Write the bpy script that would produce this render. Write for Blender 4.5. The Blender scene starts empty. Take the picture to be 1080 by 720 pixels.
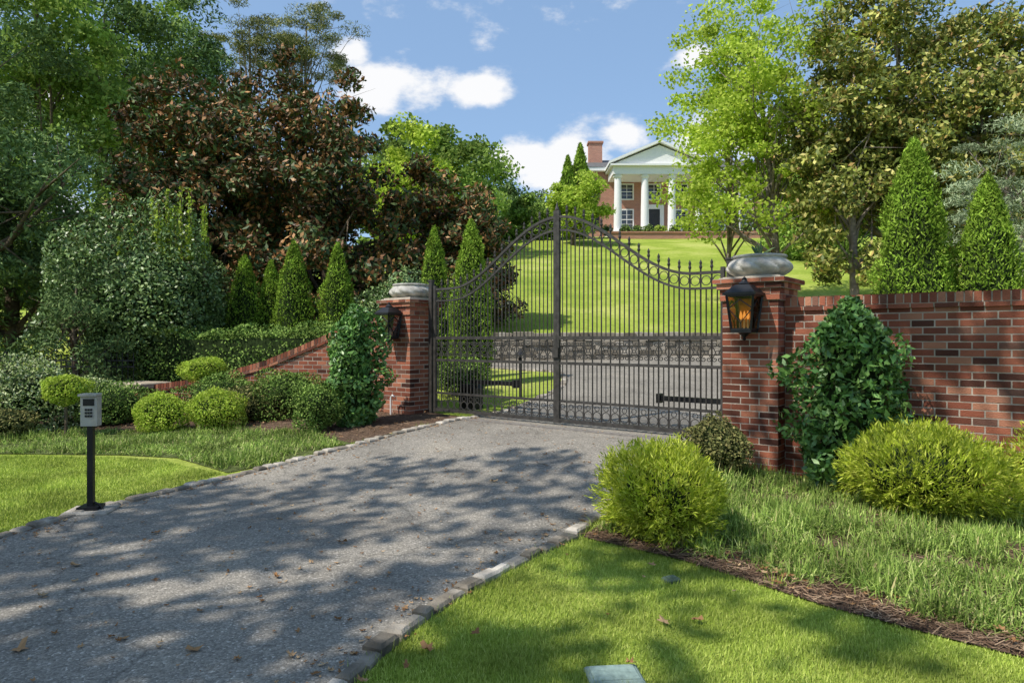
import bpy, bmesh, math, random
import numpy as np
from mathutils import Vector, Matrix
random.seed(7); RNG=np.random.default_rng(11)
SC=bpy.context.scene
SC.view_settings.view_transform='Standard'
SC.view_settings.look='None'
SC.view_settings.exposure=0
CH=1.55; HV=357.0; F=720.0
def WX(u,d): return (u-540)/F*d
def WZ(v,d): return CH+(HV-v)/F*d
# ---------------------------------------------------------------- terrain
G0=np.array([-1.29,11.3]); G1=np.array([2.58,8.25])
GL=float(np.linalg.norm(G1-G0)); g=(G1-G0)/GL; n=np.array([-g[1],g[0]])
if n[1]<0: n=-n
def sm(a,b,v):
    x=np.clip((v-a)/(b-a),0,1); return x*x*(3-2*x)
def hz(x,y):
    x=np.asarray(x,float); y=np.asarray(y,float)
    t=(x-G0[0])*n[0]+(y-G0[1])*n[1]; s=(x-G0[0])*g[0]+(y-G0[1])*g[1]
    fr=.3*sm(-4.5,0,t)*(1-sm(4.5,5.5,s)*(1-sm(0.3,2.5,t)))*(1-.45*(1-sm(-3,-.5,s)))
    back=.75*np.clip((y-10)/10,0,1)*sm(0,2,t)
    hill=.62*sm(20.15,20.5,y)+np.clip(y-20.3,0,34.6)*.2415
    hill=hill*(.35+.65*sm(-30,-7,x))
    und=.12*np.sin(x*.35+1)*np.sin(y*.27)*sm(21,28,y)*(1-sm(48,55,y))
    return fr+back+hill+und
def H(x,y): return float(hz(x,y))
# ---------------------------------------------------------------- node helpers
def newmat(name):
    m=bpy.data.materials.new(name); m.use_nodes=True
    nt=m.node_tree; nt.nodes.clear()
    o=nt.nodes.new('ShaderNodeOutputMaterial'); return m,nt,o
def N(nt,t,**k):
    nd=nt.nodes.new(t)
    for a,b in k.items():
        if a in nd.bl_rna.properties: setattr(nd,a,b)
        else: nd.inputs[a].default_value=b
    return nd
def ramp(nt,stops,interp='LINEAR'):
    r=nt.nodes.new('ShaderNodeValToRGB'); cr=r.color_ramp; cr.interpolation=interp
    while len(cr.elements)<len(stops): cr.elements.new(0.5)
    for e,(p,c) in zip(cr.elements,stops):
        e.position=p; e.color=(c[0],c[1],c[2],1)
    return r
def mat_simple(name,col,rough=.7,metal=0,var=.25,scale=8,bump=0.0,bscale=60,spec=.4):
    m,nt,o=newmat(name); L=nt.links
    tc=N(nt,'ShaderNodeTexCoord'); nz=N(nt,'ShaderNodeTexNoise'); nz.inputs['Scale'].default_value=scale; nz.inputs['Detail'].default_value=4
    L.new(tc.outputs['Object'],nz.inputs['Vector'])
    c0=[c*(1-var) for c in col]; c1=[min(1,c*(1+var)) for c in col]
    r=ramp(nt,[(.3,c0),(.7,c1)]); L.new(nz.outputs['Fac'],r.inputs[0])
    p=N(nt,'ShaderNodeBsdfPrincipled'); p.inputs['Roughness'].default_value=rough; p.inputs['Metallic'].default_value=metal
    p.inputs['Specular IOR Level'].default_value=spec
    L.new(r.outputs[0],p.inputs['Base Color'])
    if bump>0:
        n2=N(nt,'ShaderNodeTexNoise'); n2.inputs['Scale'].default_value=bscale; n2.inputs['Detail'].default_value=4
        L.new(tc.outputs['Object'],n2.inputs['Vector'])
        b=N(nt,'ShaderNodeBump'); b.inputs['Strength'].default_value=bump; b.inputs['Distance'].default_value=.02
        L.new(n2.outputs['Fac'],b.inputs['Height']); L.new(b.outputs[0],p.inputs['Normal'])
    L.new(p.outputs[0],o.inputs[0]); return m
def mat_island(name,stops,rough=.6,trans=.3,bigscale=.8,big=.35,spec=.0,bump=0,bscale=80,interp='LINEAR'):
    """colour varied per separate piece (leaf, brick, stone) and by a slow noise"""
    m,nt,o=newmat(name); L=nt.links
    ge=N(nt,'ShaderNodeNewGeometry'); r=ramp(nt,stops,interp); L.new(ge.outputs['Random Per Island'],r.inputs[0])
    tc=N(nt,'ShaderNodeTexCoord'); nz=N(nt,'ShaderNodeTexNoise'); nz.inputs['Scale'].default_value=bigscale; nz.inputs['Detail'].default_value=1
    L.new(tc.outputs['Object'],nz.inputs['Vector'])
    mr=N(nt,'ShaderNodeMapRange'); mr.inputs[1].default_value=.3; mr.inputs[2].default_value=.7; mr.inputs[3].default_value=1-big; mr.inputs[4].default_value=1+big
    L.new(nz.outputs['Fac'],mr.inputs[0])
    hs=N(nt,'ShaderNodeHueSaturation'); L.new(mr.outputs[0],hs.inputs['Value']); L.new(r.outputs[0],hs.inputs['Color'])
    if spec>0:
        p=N(nt,'ShaderNodeBsdfPrincipled'); p.inputs['Roughness'].default_value=rough; p.inputs['Specular IOR Level'].default_value=spec
        L.new(hs.outputs[0],p.inputs['Base Color'])
    else:
        p=N(nt,'ShaderNodeBsdfDiffuse'); L.new(hs.outputs[0],p.inputs['Color'])
    if bump>0:
        n2=N(nt,'ShaderNodeTexNoise'); n2.inputs['Scale'].default_value=bscale; n2.inputs['Detail'].default_value=4
        L.new(tc.outputs['Object'],n2.inputs['Vector'])
        b=N(nt,'ShaderNodeBump'); b.inputs['Strength'].default_value=bump; b.inputs['Distance'].default_value=.01
        L.new(n2.outputs['Fac'],b.inputs['Height']); L.new(b.outputs[0],p.inputs['Normal'])
    if trans>0:
        t=N(nt,'ShaderNodeBsdfTranslucent'); h2=N(nt,'ShaderNodeHueSaturation'); h2.inputs['Value'].default_value=1.5; h2.inputs['Saturation'].default_value=1.0; h2.inputs['Hue'].default_value=.49
        L.new(hs.outputs[0],h2.inputs['Color']); L.new(h2.outputs[0],t.inputs['Color'])
        mx=N(nt,'ShaderNodeMixShader'); mx.inputs[0].default_value=trans
        L.new(p.outputs[0],mx.inputs[1]); L.new(t.outputs[0],mx.inputs[2]); L.new(mx.outputs[0],o.inputs[0])
    else: L.new(p.outputs[0],o.inputs[0])
    return m
# ---------------------------------------------------------------- mesh helpers
def link(o,parent=None):
    SC.collection.objects.link(o)
    if parent: o.parent=parent
    return o
def empty(name,loc=(0,0,0)):
    e=bpy.data.objects.new(name,None); e.empty_display_size=.3; SC.collection.objects.link(e); e.location=loc
    return e
class Acc:
    def __init__(s): s.v=[]; s.f=[]
    def add(s,vs,fs):
        b=len(s.v); s.v.extend(vs); s.f.extend([tuple(i+b for i in f) for f in fs])
    def hexa(s,p):  # 4 bottom, 4 top (same order ccw)
        s.add(p,[(3,2,1,0),(4,5,6,7),(0,1,5,4),(1,2,6,5),(2,3,7,6),(3,0,4,7)])
    def obox(s,c,ax,ay,hx,hy,z0,z1,taper=1.0):
        q=[]
        for z,k in ((z0,1),(z1,taper)):
            for sx,sy in ((-1,-1),(1,-1),(1,1),(-1,1)):
                q.append((c[0]+ax[0]*hx*sx*k+ay[0]*hy*sy*k,c[1]+ax[1]*hx*sx*k+ay[1]*hy*sy*k,z))
        s.hexa(q)
    def cblock(s,c,ax,ay,hx,hy,z0,z1,ch=.015):
        vs=[]
        for z,k in ((z0,0),(z1-ch,0),(z1,ch)):
            for sx,sy in ((-1,-1),(1,-1),(1,1),(-1,1)):
                vs.append((c[0]+ax[0]*(hx-k)*sx+ay[0]*(hy-k)*sy,c[1]+ax[1]*(hx-k)*sx+ay[1]*(hy-k)*sy,z))
        fs=[(3,2,1,0),(8,9,10,11)]
        for r in (0,4):
            for i in range(4):
                j=(i+1)%4; fs.append((r+i,r+j,r+4+j,r+4+i))
        s.add(vs,fs)
    def tube(s,pts,rad,ns=6,cap=True,flat=None):
        pts=[Vector(p) for p in pts]; m=len(pts)
        if not hasattr(rad,'__len__'): rad=[rad]*m
        vs=[];fs=[]; up=Vector((0.013,0.021,1))
        t0=(pts[1]-pts[0]).normalized()
        a=t0.cross(up)
        if a.length<.05: a=t0.cross(Vector((1,0.01,0)))
        a.normalize()
        for i,p in enumerate(pts):
            t=(pts[min(i+1,m-1)]-pts[max(i-1,0)])
            if t.length<1e-9: t=t0
            t.normalize(); a=(a-t*a.dot(t)).normalized(); b=t.cross(a)
            for k in range(ns):
                an=2*math.pi*(k+.5)/ns; vs.append(tuple(p+(a*math.cos(an)+b*math.sin(an))*rad[i]))
        for i in range(m-1):
            for k in range(ns):
                k2=(k+1)%ns; fs.append((i*ns+k,i*ns+k2,(i+1)*ns+k2,(i+1)*ns+k))
        if cap: fs.append(tuple(range(ns-1,-1,-1))); fs.append(tuple((m-1)*ns+k for k in range(ns)))
        s.add(vs,fs)
    def lathe(s,c,prof,ns=24,mod=None):
        vs=[];fs=[]
        for i,(r,z) in enumerate(prof):
            for k in range(ns):
                a=2*math.pi*k/ns; rr=r*(mod(a,i/(len(prof)-1)) if mod else 1)
                vs.append((c[0]+rr*math.cos(a),c[1]+rr*math.sin(a),c[2]+z))
        for i in range(len(prof)-1):
            for k in range(ns):
                k2=(k+1)%ns; fs.append((i*ns+k,i*ns+k2,(i+1)*ns+k2,(i+1)*ns+k))
        fs.append(tuple(range(ns-1,-1,-1))); fs.append(tuple((len(prof)-1)*ns+k for k in range(ns)))
        s.add(vs,fs)
    def obj(s,name,mat,parent=None,smooth=False):
        me=bpy.data.meshes.new(name); me.from_pydata([tuple(map(float,v)) for v in s.v],[],s.f); me.update()
        me.materials.append(mat)
        if smooth: me.polygons.foreach_set('use_smooth',[True]*len(me.polygons))
        o=bpy.data.objects.new(name,me); link(o,parent); return o
def np_mesh(name,V,k,mat,parent=None):
    nf=len(V)//k; me=bpy.data.meshes.new(name)
    me.vertices.add(len(V)); me.vertices.foreach_set('co',V.astype(np.float32).ravel())
    me.loops.add(nf*k); me.loops.foreach_set('vertex_index',np.arange(nf*k,dtype=np.int32))
    me.polygons.add(nf); me.polygons.foreach_set('loop_start',np.arange(0,nf*k,k,dtype=np.int32))
    try: me.polygons.foreach_set('loop_total',np.full(nf,k,dtype=np.int32))
    except Exception: pass
    me.update(calc_edges=True); me.materials.append(mat)
    o=bpy.data.objects.new(name,me); link(o,parent); return o
def nrm(a): return a/np.maximum(np.linalg.norm(a,axis=1,keepdims=True),1e-9)
def rdir(k): return nrm(RNG.normal(size=(k,3)))
def leaves(name,C,out,L,Wd,mat,parent=None,ax_out=0.,ax_up=0.,n_out=.8,n_up=.3,jit=.3):
    k=len(C); up=np.array([0,0,1.])
    a=nrm(rdir(k)+ax_out*out+ax_up*up); q=nrm(rdir(k)+n_out*out+n_up*up)
    b=nrm(np.cross(q,a)); 
    s=(1+jit*RNG.uniform(-1,1,size=(k,1)))
    l=L*s*.5; w=Wd*s*.5
    V=np.empty((k,4,3)); V[:,0]=C-a*l; V[:,1]=C+b*w-a*l*.15; V[:,2]=C+a*l; V[:,3]=C-b*w-a*l*.15
    return np_mesh(name,V.reshape(-1,3),4,mat,parent)
def lobes(d,k,amp,sharp):
    c=rdir(k); r=np.ones(len(d)); 
    for i in range(k): r+=amp*RNG.uniform(.4,1)*(np.exp(sharp*(d@c[i]-1)))
    return r/(1+amp*.5)
def inpoly(P,poly):
    x,y=P[:,0],P[:,1]; ins=np.zeros(len(P),bool); m=len(poly); j=m-1
    for i in range(m):
        xi,yi=poly[i]; xj,yj=poly[j]
        c=((yi>y)!=(yj>y))&(x<(xj-xi)*(y-yi)/(yj-yi+1e-12)+xi); ins^=c; j=i
    return ins
def scatter(poly,dens):
    p=np.array(poly); lo=p.min(0); hi=p.max(0); k=int((hi-lo).prod()*dens)
    P=RNG.uniform(lo,hi,size=(k,2)); return P[inpoly(P,poly)]
def drape(name,poly,off,mat,step=.5,parent=None):
    bm=bmesh.new(); vs=[bm.verts.new((x,y,0)) for x,y in poly]; f=bm.faces.new(vs)
    bmesh.ops.triangulate(bm,faces=[f])
    p=np.array(poly); lo=p.min(0); hi=p.max(0)
    for ax in (0,1):
        c=math.ceil(lo[ax]/step)*step+.003
        while c<hi[ax]:
            co=[0,0,0]; co[ax]=c; no=[0,0,0]; no[ax]=1
            bmesh.ops.bisect_plane(bm,geom=bm.verts[:]+bm.edges[:]+bm.faces[:],plane_co=co,plane_no=no); c+=step
    for v in bm.verts: v.co.z=H(v.co.x,v.co.y)+off
    bmesh.ops.recalc_face_normals(bm,faces=bm.faces)
    me=bpy.data.meshes.new(name); bm.to_mesh(me); bm.free()
    if me.polygons and me.polygons[0].normal.z<0: me.flip_normals()
    me.materials.append(mat); o=bpy.data.objects.new(name,me); link(o,parent); return o
def smoothpath(pts,step=.1):
    pts=np.array(pts,float); out=[]
    P=np.vstack([2*pts[0]-pts[1],pts,2*pts[-1]-pts[-2]])
    for i in range(1,len(P)-2):
        p0,p1,p2,p3=P[i-1:i+3]; m=max(2,int(np.linalg.norm(p2-p1)/step))
        for k in range(m):
            t=k/m; out.append(.5*((2*p1)+(-p0+p2)*t+(2*p0-5*p1+4*p2-p3)*t*t+(-p0+3*p1-3*p2+p3)*t**3))
    out.append(pts[-1]); return np.array(out)
# ---------------------------------------------------------------- materials
M_brick=mat_island('red_brick',[(0,(.07,.035,.028)),(.14,(.16,.06,.04)),(.45,(.26,.088,.055)),(.75,(.34,.125,.075)),(.9,(.40,.185,.115)),(1,(.13,.07,.055))],rough=.9,trans=0,bigscale=1.8,big=.28,bump=.7,bscale=90)
M_mortar=mat_simple('mortar',(.46,.40,.33),.95,bump=.4,bscale=120,var=.3,scale=4,spec=.1)
M_iron=mat_simple('wrought_iron',(.055,.050,.045),.5,.25,var=.4,scale=14,bump=.15)
M_black=mat_simple('black_metal',(.018,.018,.019),.4,.3,var=.2)
M_stone=mat_simple('cast_stone',(.42,.40,.36),.9,var=.35,scale=9,bump=.4,bscale=50,spec=.15)
M_bark=mat_simple('bark',(.13,.10,.07),.95,var=.45,scale=10,bump=.9,bscale=25,spec=.1)
M_barkl=mat_simple('bark_grey',(.24,.205,.165),.95,var=.4,scale=8,bump=.8,bscale=22,spec=.1)
M_white=mat_simple('white_paint',(.80,.79,.76),.5,var=.04)
M_core=mat_simple('painted_shade_core',(.022,.035,.012),.95,var=.4,scale=14,spec=.05)  # near-black green, the shade inside the foliage put into the colour
M_granite=mat_island('granite_cobble',[(0,(.19,.165,.13)),(.5,(.32,.285,.235)),(1,(.46,.42,.36))],rough=.95,trans=0,bigscale=7,big=.4,bump=.8,bscale=60)
M_stonewall=mat_island('fieldstone',[(0,(.15,.13,.10)),(.5,(.27,.235,.185)),(1,(.40,.36,.30))],rough=.9,trans=0,bigscale=3,big=.2,bump=.6,bscale=20)
def leafm(name,a,b,c,**k): return mat_island(name,[(0,a),(.5,b),(1,c)],**k)
M_arb=leafm('arborvitae_foliage',(.10,.17,.02),(.19,.31,.035),(.34,.48,.075),trans=.2,bigscale=3,big=.3)
M_gold=leafm('golden_cypress_foliage',(.20,.28,.02),(.42,.50,.05),(.64,.68,.14),bigscale=6,big=.28,trans=.3)
M_laurel=leafm('laurel_leaves',(.05,.12,.025),(.09,.21,.04),(.22,.37,.09),rough=.4,spec=.4,bigscale=4,big=.3,trans=0)
M_cam=leafm('camellia_leaves',(.06,.11,.03),(.115,.19,.05),(.28,.37,.13),rough=.42,spec=.4,bigscale=2,big=.3,trans=0)
M_box=leafm('hedge_leaves',(.07,.125,.03),(.14,.225,.045),(.28,.38,.10),bigscale=3,big=.35,trans=0)
M_lime=leafm('lime_shrub_leaves',(.19,.29,.03),(.34,.46,.055),(.52,.62,.13),bigscale=5,big=.25)
M_vari=leafm('variegated_leaves',(.13,.20,.06),(.31,.39,.14),(.66,.68,.42),bigscale=3,big=.25,trans=0)
M_redsh=leafm('loropetalum_leaves',(.075,.085,.035),(.17,.18,.06),(.31,.27,.11),bigscale=3,big=.3,trans=0)
M_mag=mat_island('magnolia_leaves',[(0,(.035,.065,.02)),(.3,(.07,.115,.032)),(.50,(.14,.19,.055)),(.58,(.11,.06,.034)),(.78,(.27,.13,.052)),(.93,(.42,.21,.075)),(1,(.54,.31,.13))],rough=.5,spec=.25,trans=0,bigscale=.5,big=.5)
M_magR=mat_island('magnolia_leaves_olive',[(0,(.065,.095,.02)),(.4,(.16,.20,.038)),(.7,(.33,.36,.07)),(.88,(.58,.54,.17)),(1,(.40,.24,.09))],rough=.5,spec=.25,trans=.15,bigscale=.6,big=.35)
M_maple=leafm('maple_leaves',(.20,.30,.03),(.35,.47,.055),(.56,.66,.14),trans=.5,bigscale=.6,big=.25)
M_dec=leafm('deciduous_leaves',(.11,.18,.04),(.19,.30,.055),(.34,.45,.12),trans=.3,bigscale=.35,big=.4)
M_dark=leafm('dark_conifer_needles',(.07,.12,.045),(.13,.205,.07),(.23,.31,.12),trans=0,bigscale=.4,big=.4)
M_pine=leafm('pine_needles',(.12,.15,.06),(.22,.24,.09),(.37,.35,.15),trans=0,bigscale=.6,big=.3)
M_blue=leafm('deodar_needles',(.16,.22,.12),(.29,.36,.20),(.46,.53,.32),trans=0,bigscale=.8,big=.3)
M_bladeL=leafm('lawn_blades',(.21,.29,.045),(.33,.43,.07),(.52,.58,.16),trans=.12,bigscale=1.3,big=.32)
M_liri=mat_island('liriope_blades',[(0,(.10,.17,.035)),(.4,(.20,.30,.06)),(.8,(.35,.46,.11)),(.93,(.50,.55,.21)),(1,(.42,.33,.17))],trans=.12,bigscale=1.9,big=.38)
M_straw=mat_island('pine_straw',[(0,(.09,.055,.035)),(.5,(.20,.125,.08)),(1,(.40,.28,.18))],trans=0,bigscale=2,big=.3)
M_deadleaf=mat_island('fallen_leaves',[(0,(.16,.08,.035)),(.5,(.32,.175,.08)),(1,(.50,.36,.21))],trans=0,bigscale=2,big=.2)
M_agave=leafm('agave_leaves',(.07,.12,.06),(.12,.19,.09),(.20,.28,.13),trans=0)
def ground_mat():
    m,nt,o=newmat('lawn_ground'); L=nt.links; tc=N(nt,'ShaderNodeTexCoord')
    n1=N(nt,'ShaderNodeTexNoise'); n1.inputs['Scale'].default_value=.35; n1.inputs['Detail'].default_value=6; n1.inputs['Roughness'].default_value=.6
    n2=N(nt,'ShaderNodeTexNoise'); n2.inputs['Scale'].default_value=9; n2.inputs['Detail'].default_value=7; n2.inputs['Roughness'].default_value=.8
    for q in (n1,n2): L.new(tc.outputs['Object'],q.inputs['Vector'])
    r1=ramp(nt,[(.32,(.21,.30,.05)),(.5,(.31,.40,.07)),(.66,(.45,.50,.14))]); L.new(n1.outputs['Fac'],r1.inputs[0])
    r2=ramp(nt,[(.3,(.55,.58,.5)),(.7,(1.3,1.22,1.15))]); L.new(n2.outputs['Fac'],r2.inputs[0])
    mx=N(nt,'ShaderNodeMix',data_type='RGBA',blend_type='MULTIPLY'); mx.inputs[0].default_value=1
    L.new(r1.outputs[0],mx.inputs[6]); L.new(r2.outputs[0],mx.inputs[7])
    p=N(nt,'ShaderNodeBsdfDiffuse')
    L.new(mx.outputs[2],p.inputs['Color'])
    b=N(nt,'ShaderNodeBump'); b.inputs['Strength'].default_value=.7; b.inputs['Distance'].default_value=.06; L.new(n2.outputs['Fac'],b.inputs['Height']); L.new(b.outputs[0],p.inputs['Normal'])
    L.new(p.outputs[0],o.inputs[0]); return m
M_ground=ground_mat()
def asphalt():
    m,nt,o=newmat('weathered_asphalt'); L=nt.links; tc=N(nt,'ShaderNodeTexCoord')
    vo=N(nt,'ShaderNodeTexVoronoi'); vo.inputs['Scale'].default_value=95; vo.inputs['Randomness'].default_value=1
    n1=N(nt,'ShaderNodeTexNoise'); n1.inputs['Scale'].default_value=.8; n1.inputs['Detail'].default_value=7; n1.inputs['Roughness'].default_value=.62
    n2=N(nt,'ShaderNodeTexNoise'); n2.inputs['Scale'].default_value=38; n2.inputs['Detail'].default_value=4; n2.inputs['Roughness'].default_value=.85
    for q in (vo,n1,n2): L.new(tc.outputs['Object'],q.inputs['Vector'])
    sx=N(nt,'ShaderNodeSeparateColor'); L.new(vo.outputs['Color'],sx.inputs[0])
    r=ramp(nt,[(0,(.185,.168,.142)),(.5,(.26,.238,.20)),(.88,(.33,.30,.255)),(.97,(.42,.385,.33)),(1,(.56,.51,.44))]); L.new(sx.outputs[0],r.inputs[0])
    r1=ramp(nt,[(.28,(.62,.62,.63)),(.42,(.84,.84,.84)),(.55,(1,1,1)),(.75,(1.2,1.17,1.11))]); L.new(n1.outputs['Fac'],r1.inputs[0])
    r2=ramp(nt,[(.32,(.6,.6,.6)),(.5,(1,1,1)),(.68,(1.27,1.27,1.27))]); L.new(n2.outputs['Fac'],r2.inputs[0])
    a=N(nt,'ShaderNodeMix',data_type='RGBA',blend_type='MULTIPLY'); a.inputs[0].default_value=1; L.new(r.outputs[0],a.inputs[6]); L.new(r1.outputs[0],a.inputs[7])
    b=N(nt,'ShaderNodeMix',data_type='RGBA',blend_type='MULTIPLY'); b.inputs[0].default_value=.8; L.new(a.outputs[2],b.inputs[6]); L.new(r2.outputs[0],b.inputs[7])
    nd=N(nt,'ShaderNodeTexNoise'); nd.inputs['Scale'].default_value=2.2; nd.inputs['Detail'].default_value=4; L.new(tc.outputs['Object'],nd.inputs['Vector'])
    vm=N(nt,'ShaderNodeVectorMath',operation='MULTIPLY_ADD'); L.new(nd.outputs['Color'],vm.inputs[0]); vm.inputs[1].default_value=(.7,.7,.7); L.new(tc.outputs['Object'],vm.inputs[2])
    vc=N(nt,'ShaderNodeTexVoronoi',feature='DISTANCE_TO_EDGE'); vc.inputs['Scale'].default_value=.55; L.new(vm.outputs[0],vc.inputs['Vector'])
    rc=ramp(nt,[(0,(.5,.5,.5)),(.006,(.85,.85,.85)),(.012,(1,1,1))]); L.new(vc.outputs['Distance'],rc.inputs[0])
    c=N(nt,'ShaderNodeMix',data_type='RGBA',blend_type='MULTIPLY'); c.inputs[0].default_value=.7; L.new(b.outputs[2],c.inputs[6]); L.new(rc.outputs[0],c.inputs[7])
    p=N(nt,'ShaderNodeBsdfPrincipled'); p.inputs['Roughness'].default_value=.9; p.inputs['Specular IOR Level'].default_value=.12
    L.new(c.outputs[2],p.inputs['Base Color'])
    bu=N(nt,'ShaderNodeBump'); bu.inputs['Strength'].default_value=.5; bu.inputs['Distance'].default_value=.005; bu.invert=True
    L.new(vo.outputs['Distance'],bu.inputs['Height']); L.new(bu.outputs[0],p.inputs['Normal'])
    L.new(p.outputs[0],o.inputs[0]); return m
M_asph=asphalt()
M_mulch=mat_simple('mulch',(.12,.08,.055),.95,var=.6,scale=35,bump=1,bscale=50,spec=.1)
M_soilgrass=mat_simple('ground_cover_soil',(.09,.11,.035),.95,var=.5,scale=18,bump=.8,bscale=40,spec=.1)
# ---------------------------------------------------------------- ground sheet
def axis(a,b,lo,hi,st):
    mid=list(np.arange(lo,hi+1e-6,st)); L=[];R=[]; s=st; x=lo
    while x>a: s*=1.22; x-=s; L.append(x)
    s=st; x=mid[-1]
    while x<b: s*=1.22; x+=s; R.append(x)
    return np.array(L[::-1]+mid+R)
xs=axis(-420,420,-12,14,.25); ys=axis(-300,560,-3,24,.25)
X,Y=np.meshgrid(xs,ys); Z=hz(X,Y)
V=np.stack([X,Y,Z],-1).reshape(-1,3); nx=len(xs); ny=len(ys)
idx=np.arange(nx*ny).reshape(ny,nx)
Fq=np.stack([idx[:-1,:-1],idx[:-1,1:],idx[1:,1:],idx[1:,:-1]],-1).reshape(-1,4)
me=bpy.data.meshes.new('ground'); me.from_pydata(V.tolist(),[],Fq.tolist()); me.polygons.foreach_set('use_smooth',[True]*len(me.polygons)); me.materials.append(M_ground)
link(bpy.data.objects.new('ground',me))
# ---------------------------------------------------------------- driveway
Lc=[(-.55,10.75),(-1.2,9.95),(-1.85,9.15),(-2.42,8.5),(-3.10,7.5),(-3.70,6.2),(-3.98,5.2),(-4.3,3.6),(-5.2,1.5),(-7,-1)]
Rc=[(2.45,8.35),(2.15,7.75),(1.7,7.15),(1.25,6.55),(.82,5.95),(.42,5.25),(-.1,4.5),(-.47,3.85),(-.7,3.25),(-.95,2.4),(-1.2,1),(-1.5,-1)]
LcS=smoothpath(Lc,.15); RcS=smoothpath(Rc,.15)
road=[tuple(p) for p in LcS]+[tuple(p) for p in RcS[::-1]]
drape('driveway',road,.02,M_asph,.25)
back=[(-.55,10.75),(0.3,11.9),(.9,13.3),(1.15,15),(.9,16.6),(-.3,17.9),(-2.5,18.7),(-7,19.0),(-7,19.85),(20,19.85),(20,15.5),(11,14.2),(6.6,12.2),(4.2,10.1),(3.1,9.0),(2.45,8.35)]
backS=[tuple(p) for p in smoothpath(back[:8],.3)]+back[8:10]+[tuple(p) for p in smoothpath(back[10:],.3)]
drape('driveway_upper',backS,.021,M_asph,.5)
drape('street',[(-60,-1),(60,-1),(60,-8),(-60,-8)],.016,M_asph,1.0)
A=Acc(); 
for i in range(24):
    s0=.75+(GL-.75)*i/24; s1=.75+(GL-.75)*(i+1)/24-.006; c=G0+g*(s0+s1)/2-n*.32
    z=H(*c); A.obox(c,g,n,(s1-s0)/2,.07,z-.02,z+.03)
A.obj('threshold_strip',mat_simple('threshold',(.20,.18,.16),.9,var=.3,scale=20))
def cobbles(name,path,w=.13,maxd=14,seed=1):
    rnd=random.Random(seed); A=Acc(); P=np.array(path); seg=np.linalg.norm(np.diff(P,axis=0),axis=1); cum=np.concatenate([[0],np.cumsum(seg)])
    s=0
    while s<cum[-1]-.2:
        l=rnd.uniform(.10,.19); m=s+l/2; x=np.interp(m,cum,P[:,0]); y=np.interp(m,cum,P[:,1])
        x2=np.interp(m+.03,cum,P[:,0]); y2=np.interp(m+.03,cum,P[:,1]); t=np.array([x2-x,y2-y]); t/=np.linalg.norm(t)
        an=rnd.uniform(-.1,.1); t=np.array([t[0]*math.cos(an)-t[1]*math.sin(an),t[0]*math.sin(an)+t[1]*math.cos(an)]); q=np.array([-t[1],t[0]])
        h=rnd.uniform(.035,.06); z=H(x,y); A.cblock((x+q[0]*rnd.uniform(-.012,.012),y+q[1]*rnd.uniform(-.012,.012)),t,q,l/2-.006,w/2+rnd.uniform(-.012,.01),z-.06,z+h,.016)
        s+=l+.006
    return A.obj(name,M_granite)
cobbles('cobblestone_curb',LcS[:int(len(LcS)*.99)],seed=3,w=.12); cobbles('cobblestone_curb',RcS,seed=4,w=.10)
cobbles('cobblestone_curb',smoothpath(back[:8],.2),seed=5,w=.13)
# ---------------------------------------------------------------- beds + grasses
bnd=[(.55,5.28),(.85,5.05),(1.19,4.75),(1.5,4.35),(1.81,3.94),(2.15,3.6),(2.48,3.30),(3.2,2.8),(4.5,2.3),(9,1.0)]
wf0=np.array([2.48,8.05]); 
bedR=bnd+[(9,3.1)]+[tuple(wf0+g*6.5),tuple(wf0+g*.5),(2.42,8.05),(2.3,7.8),(1.85,7.15),(1.4,6.55),(.95,5.95),(.6,5.4)]
drape('mulch_bed',bedR,.012,M_mulch,.25)
liR=[(x+.10,y+.15) for x,y in bnd[:]]+[(9,3.1)]+[tuple(wf0+g*6.5),tuple(wf0+g*.5),(2.35,8.0),(1.9,7.15),(1.5,6.55),(1.15,5.95),(.95,5.6)]
lawnR=[(x+.07,y) for x,y in [tuple(p) for p in RcS if p[1]<5.3 and p[1]>.8]]+[(9,.8)]+bnd[::-1]
lawnL=[(-3.30,7.75),(-3.85,6.2),(-4.12,5.2),(-4.45,3.6),(-5.4,1.5),(-14,1.5),(-14,9.1),(-6.7,9.0),(-5.2,8.9),(-4.4,8.6)]
liL=[(-3.25,7.8),(-4.3,8.75),(-5.2,9.05),(-6.7,9.15),(-14,9.3),(-14,11.2),(-7,11.2),(-4.8,11.0),(-3.3,10.2),(-2.6,9.7),(-2.15,9.1),(-2.6,8.5)]
bedL=[(-2.15,9.1),(-2.7,9.7),(-3.4,10.2),(-4.8,10.9),(-7,11.1),(-15,11.2),(-15,15),(-8,14.6),(-2.2,12.2),(-1.3,11.4),(-.75,10.75),(-1.3,10.0)]
drape('mulch_bed',bedL,.012,M_mulch,.25)
drape('ground_cover_soil',liL,.010,M_soilgrass,.25)
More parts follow.
